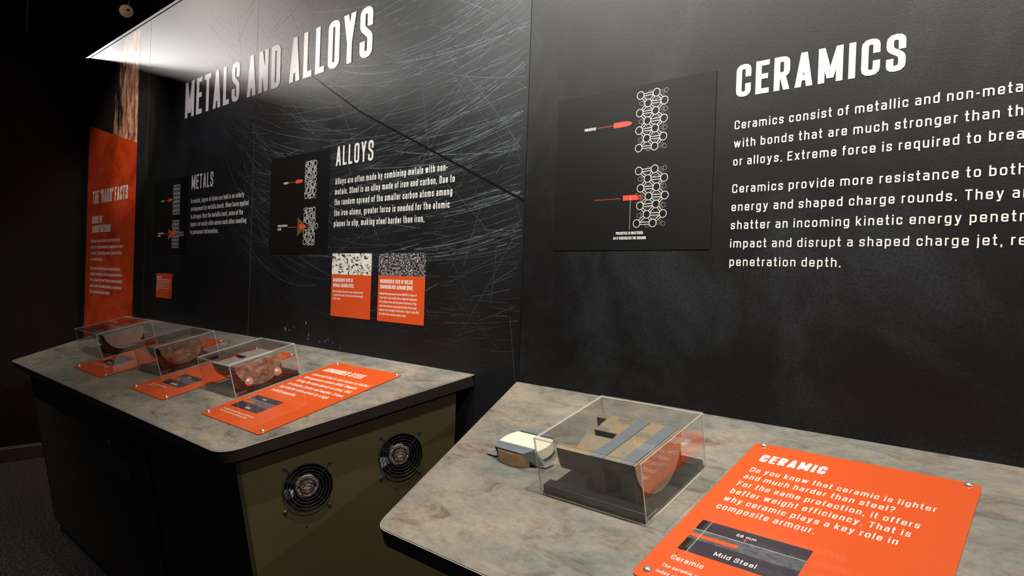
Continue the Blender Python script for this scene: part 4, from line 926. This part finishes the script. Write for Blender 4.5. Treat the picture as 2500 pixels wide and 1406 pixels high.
f = MB(); strip_block(f, [(-.522, -.500, -.893, -.903), (-.500, -.431, -.852, -.873), (-.431, -.405, -.802, -.806), (-.405, -.342, -.869, -.875), (-.342, -.300 - .0205, -.905, -.907)], -.8025, .1005)
sub(f, 'steel_block', ['rust_steel', 'rough_cut', 'mill_scale'], t, u, label='rusty steel block with a square-cut channel')
f = MB(); halfdisc(f, -.7685, -.7295, .1000); sub(f, 'steel_disc', ['rust_steel', 'mill_scale'], t, u)
for a, b in ((-.8020, -.7690), (-.7290, -.6960)):
    f = MB(); f.box((a, -.5225, B0), (b, -.3195, TOPN + .0012)); f.mi = [1, 0, 1, 1, 1, 1]; sub(f, 'clamp_bar', ['bracket_grey', 'clamp_dark'], t, u, label='grey rectangular clamp', bevel=.0012)
f = MB(); halfdisc(f, -.6955, -.6905, .1005, mt=1); sub(f, 'end_disc', ['rust_steel', 'mill_scale'], t, u)
# third case
u = -2.55; t = spec('brown stained half-disc held by two bolts, beside the ARMOURED STEEL plate', u)
f = MB(); strip_block(f, [(-.520, -.500, -.652, -.655), (-.500, -.437, -.640, -.620), (-.437, -.412, -.560, -.566), (-.412, -.400, -.655, -.655), (-.400, -.3225, -.658, -.632)], -2.506 + 2.0, .0985)
f.v = [(x - 2.0, y, z) for x, y, z in f.v]; sub(f, 'steel_block', ['grey_steel', 'rough_cut', 'mill_scale'], t, u, label='grey steel block with a stepped channel')
f = MB(); f.box((-2.505, -.5225, B0), (-2.482, -.3195, TOPN + .001)); f.mi = [1, 0, 1, 1, 1, 1]; sub(f, 'clamp_bar', ['bracket_grey', 'clamp_dark'], t, u, bevel=.0012)
f = MB(); f.box((-2.4815, -.5225, B0), (-2.4775, -.3195, TOPN - .012)); sub(f, 'spacer', 'matte_black', t, u)
f = MB(); halfdisc(f, -2.477, -2.456, mt=1); sub(f, 'end_disc', ['stained_steel', 'mill_scale'], t, u, label='brown stained half-disc face')
for s_, n_ in ((-.475, .034), (-.353, .034)):
    f = MB(); f.lathe([(.0165, 0), (.0165, .003)], 28); f.lathe([(.0100, .003), (.0100, .0085)], 6); f.lathe([(.0055, .0085), (.0055, .0125)], 16)
    f.build('bolt', 'chrome', t, 'bright hex bolt and washer', mw=Matrix.Translation((-2.456 - u, s_, n_)) @ Matrix.Rotation(math.pi / 2, 4, 'Y'))
f = MB(); f.box((-2.612, -.470, B0), (-2.590, -.372, .052)); sub(f, 'support_leg', 'bracket_grey', t, u)
# second case
u = -3.26; t = spec('brown mottled half-disc and steel block in the middle case of the left counter', u)
f = MB(); strip_block(f, [(-.520, -.470, -.365, -.362), (-.470, -.435, -.330, -.328), (-.435, -.3225, -.366, -.360)], -.255, .0985)
f.v = [(x - 3.0, y, z) for x, y, z in f.v]; sub(f, 'steel_block', ['grey_steel', 'rough_cut', 'mill_scale'], t, u)
f = MB(); f.box((-3.2545, -.5225, B0), (-3.226, -.3195, TOPN + .001)); f.mi = [1, 0, 1, 1, 1, 1]; sub(f, 'clamp_bar', ['bracket_grey', 'clamp_dark'], t, u, bevel=.0012)
f = MB(); f.box((-3.2255, -.5225, B0), (-3.2215, -.3195, TOPN - .010)); sub(f, 'spacer', 'matte_black', t, u)
f = MB(); halfdisc(f, -3.221, -3.196, mt=1); sub(f, 'end_disc', ['stained_steel', 'mill_scale'], t, u, label='brown mottled half-disc face')
f = MB(); f.box((-3.325, -.470, B0), (-3.303, -.372, .048)); sub(f, 'support_leg', 'bracket_grey', t, u)
# first case
u = -4.08; t = spec('pale grey aluminium half-disc and block in the leftmost case', u)
f = MB(); strip_block(f, [(-.520, -.455, -.210, -.208), (-.455, -.425, -.150, -.150), (-.425, -.3225, -.212, -.206)], -.035, .0985)
f.v = [(x - 4.0, y, z) for x, y, z in f.v]; sub(f, 'aluminium_block', ['aluminium', 'rough_cut', 'aluminium'], t, u)
f = MB(); f.box((-4.0345, -.5225, B0), (-4.000, -.3195, TOPN + .001)); f.mi = [1, 0, 1, 1, 1, 1]; sub(f, 'clamp_bar', ['bracket_grey', 'clamp_dark'], t, u, bevel=.0012)
f = MB(); f.box((-3.9995, -.5225, B0), (-3.9955, -.3195, TOPN - .008)); sub(f, 'spacer', 'matte_black', t, u)
f = MB(); halfdisc(f, -3.995, -3.962, mt=1); sub(f, 'end_disc', ['aluminium', 'aluminium'], t, u, label='pale aluminium half-disc face')

# ------------------------------------------------------------------ ceramic tile sample
u, s0 = -1.076, -.425; t = oncounter('ceramic_tile', 'thick round ivory ceramic tile in a grey metal holder beside the foreground case', 'ceramic sample', u, s0)
R = .0715; n = 64; pts = []
for i in range(n):
    a = 2 * math.pi * i / n; x, y = R * math.cos(a), R * math.sin(a); pts.append((x, max(-.036, min(.040, y))))
cl_ = []
for p in pts:
    if not cl_ or math.hypot(p[0] - cl_[-1][0], p[1] - cl_[-1][1]) > 1e-5: cl_.append(p)
f = MB(); f.prism(cl_, .0135, .0415); f.build('tile', 'ceramic', t, 'ivory ceramic tile with two flat sides', bevel=.0016)
f = MB(); bp = [(-.062, -.002), (-.062, -.036), (-.052, -.053), (-.030, -.061), (.0, -.0635), (.028, -.059), (.045, -.045), (.056, -.002)]
f.prism(bp, .0015, .0130); f.prism([(x * .97, y * .97 + (-.001)) for x, y in bp if y < -.03] + [(.052, -.0372), (-.060, -.0372)], .0130, .0335); f.build('backing_disc', 'copper', t, 'bronze-coloured backing under the tile', bevel=.004)
# front strap: bent grey sheet with an opening that shows the bronze backing
def plateq(mb, a, b, c2, d, th_):
    a, b, c2, d = [Vector(p) for p in (a, b, c2, d)]; nn = (b - a).cross(d - a).normalized() * th_
    mb.add([tuple(p) for p in (a, b, c2, d, a + nn, b + nn, c2 + nn, d + nn)], [(0, 3, 2, 1), (4, 5, 6, 7), (0, 1, 5, 4), (1, 2, 6, 5), (2, 3, 7, 6), (3, 0, 4, 7)])
f = MB()
plateq(f, (-.0610, -.0385, .0432), (.0590, -.0385, .0432), (.0610, -.0300, .0432), (-.0600, -.0300, .0432), .0014)      # lip over the tile
plateq(f, (-.0615, -.0500, .0360), (.0330, -.0530, .0360), (.0590, -.0385, .0432), (-.0610, -.0385, .0432), .0014)        # sloping front hood
plateq(f, (.0330, -.0530, .0360), (.0600, -.0390, .0050), (.0625, -.0375, .0050), (.0590, -.0385, .0432), .0014)            # right cheek
plateq(f, (.0600, -.0400, .0050), (.0800, -.0300, .0050), (.0720, -.0150, .0050), (.0625, -.0370, .0432), .0012)
plateq(f, (-.0650, -.0380, .0040), (-.0615, -.0500, .0360), (-.0610, -.0385, .0432), (-.0660, -.0300, .0060), .0014)        # left cheek
f.build('front_strap', 'bracket_grey', t, 'folded grey metal strap')
f = MB(); bk = [(.058, .041), (-.052, .041), (-.044, .050), (-.028, .058), (-.005, .062), (.020, .061), (.042, .055), (.054, .047)]
f.prism(bk, .0430, .0450); f.prism([(x, y * .96 + .0016) for x, y in bk], .0010, .0430); f.build('back_strap', 'bracket_grey', t)
for nm, pl, sx_, sy_ in (('L', [(-.106, -.042), (-.068, -.044), (-.064, -.014), (-.086, -.012)], -.088, -.028), ('R', [(.040, -.040), (.088, -.036), (.096, -.012), (.064, -.004)], .0755, -.021)):
    f = MB(); f.prism(pl, .0035, .0052); tb = f.build('tab', 'bracket_grey', t)
    f = MB(); f.lathe([(.0042, .0052), (.0042, .0062), (.0030, .0078)], 16, sx_, sy_); f.build('screw', 'chrome', tb, smooth=True)
    f = MB(); f.lathe([(.004, .0), (.004, .0035)], 12, sx_, sy_); f.build('standoff', 'bracket_grey', tb)

# ------------------------------------------------------------------ things under the ceiling
t = thing('ceiling_disc', 'small round tan disc on a thin arm hanging in the dark above the wall', 'light fitting', (-7.25, .554, 4.10))
dirv = Vector((-.745, .32, .1)).normalized()
mw = Vector((.80, -.25, -.55)).to_track_quat('Z', 'Y').to_matrix().to_4x4()
f = MB(); f.lathe([(.0, -.012), (.055, -.010), (.062, 0), (.055, .004), (.0, .006)], 32, cap=False); f.build('disc', 'disc_tan', t, mw=mw, smooth=True)
f = MB(); f.lathe([(.012, .006), (.012, .012)], 16, .012, .018); f.build('hub', 'matte_black', t, mw=mw)
f = MB(); f.tube((0, 0, .0), (.10, .12, .56), .006); f.build('arm', 'edge_dark', t)
f = MB(); f.tube((-7.5, -.195, 3.73), (-7.5, -.195, 4.66), .006); tag(f.build('hanging_rod', 'grey_steel'), 'thin pale rod hanging from the dark ceiling at top left', 'rod')
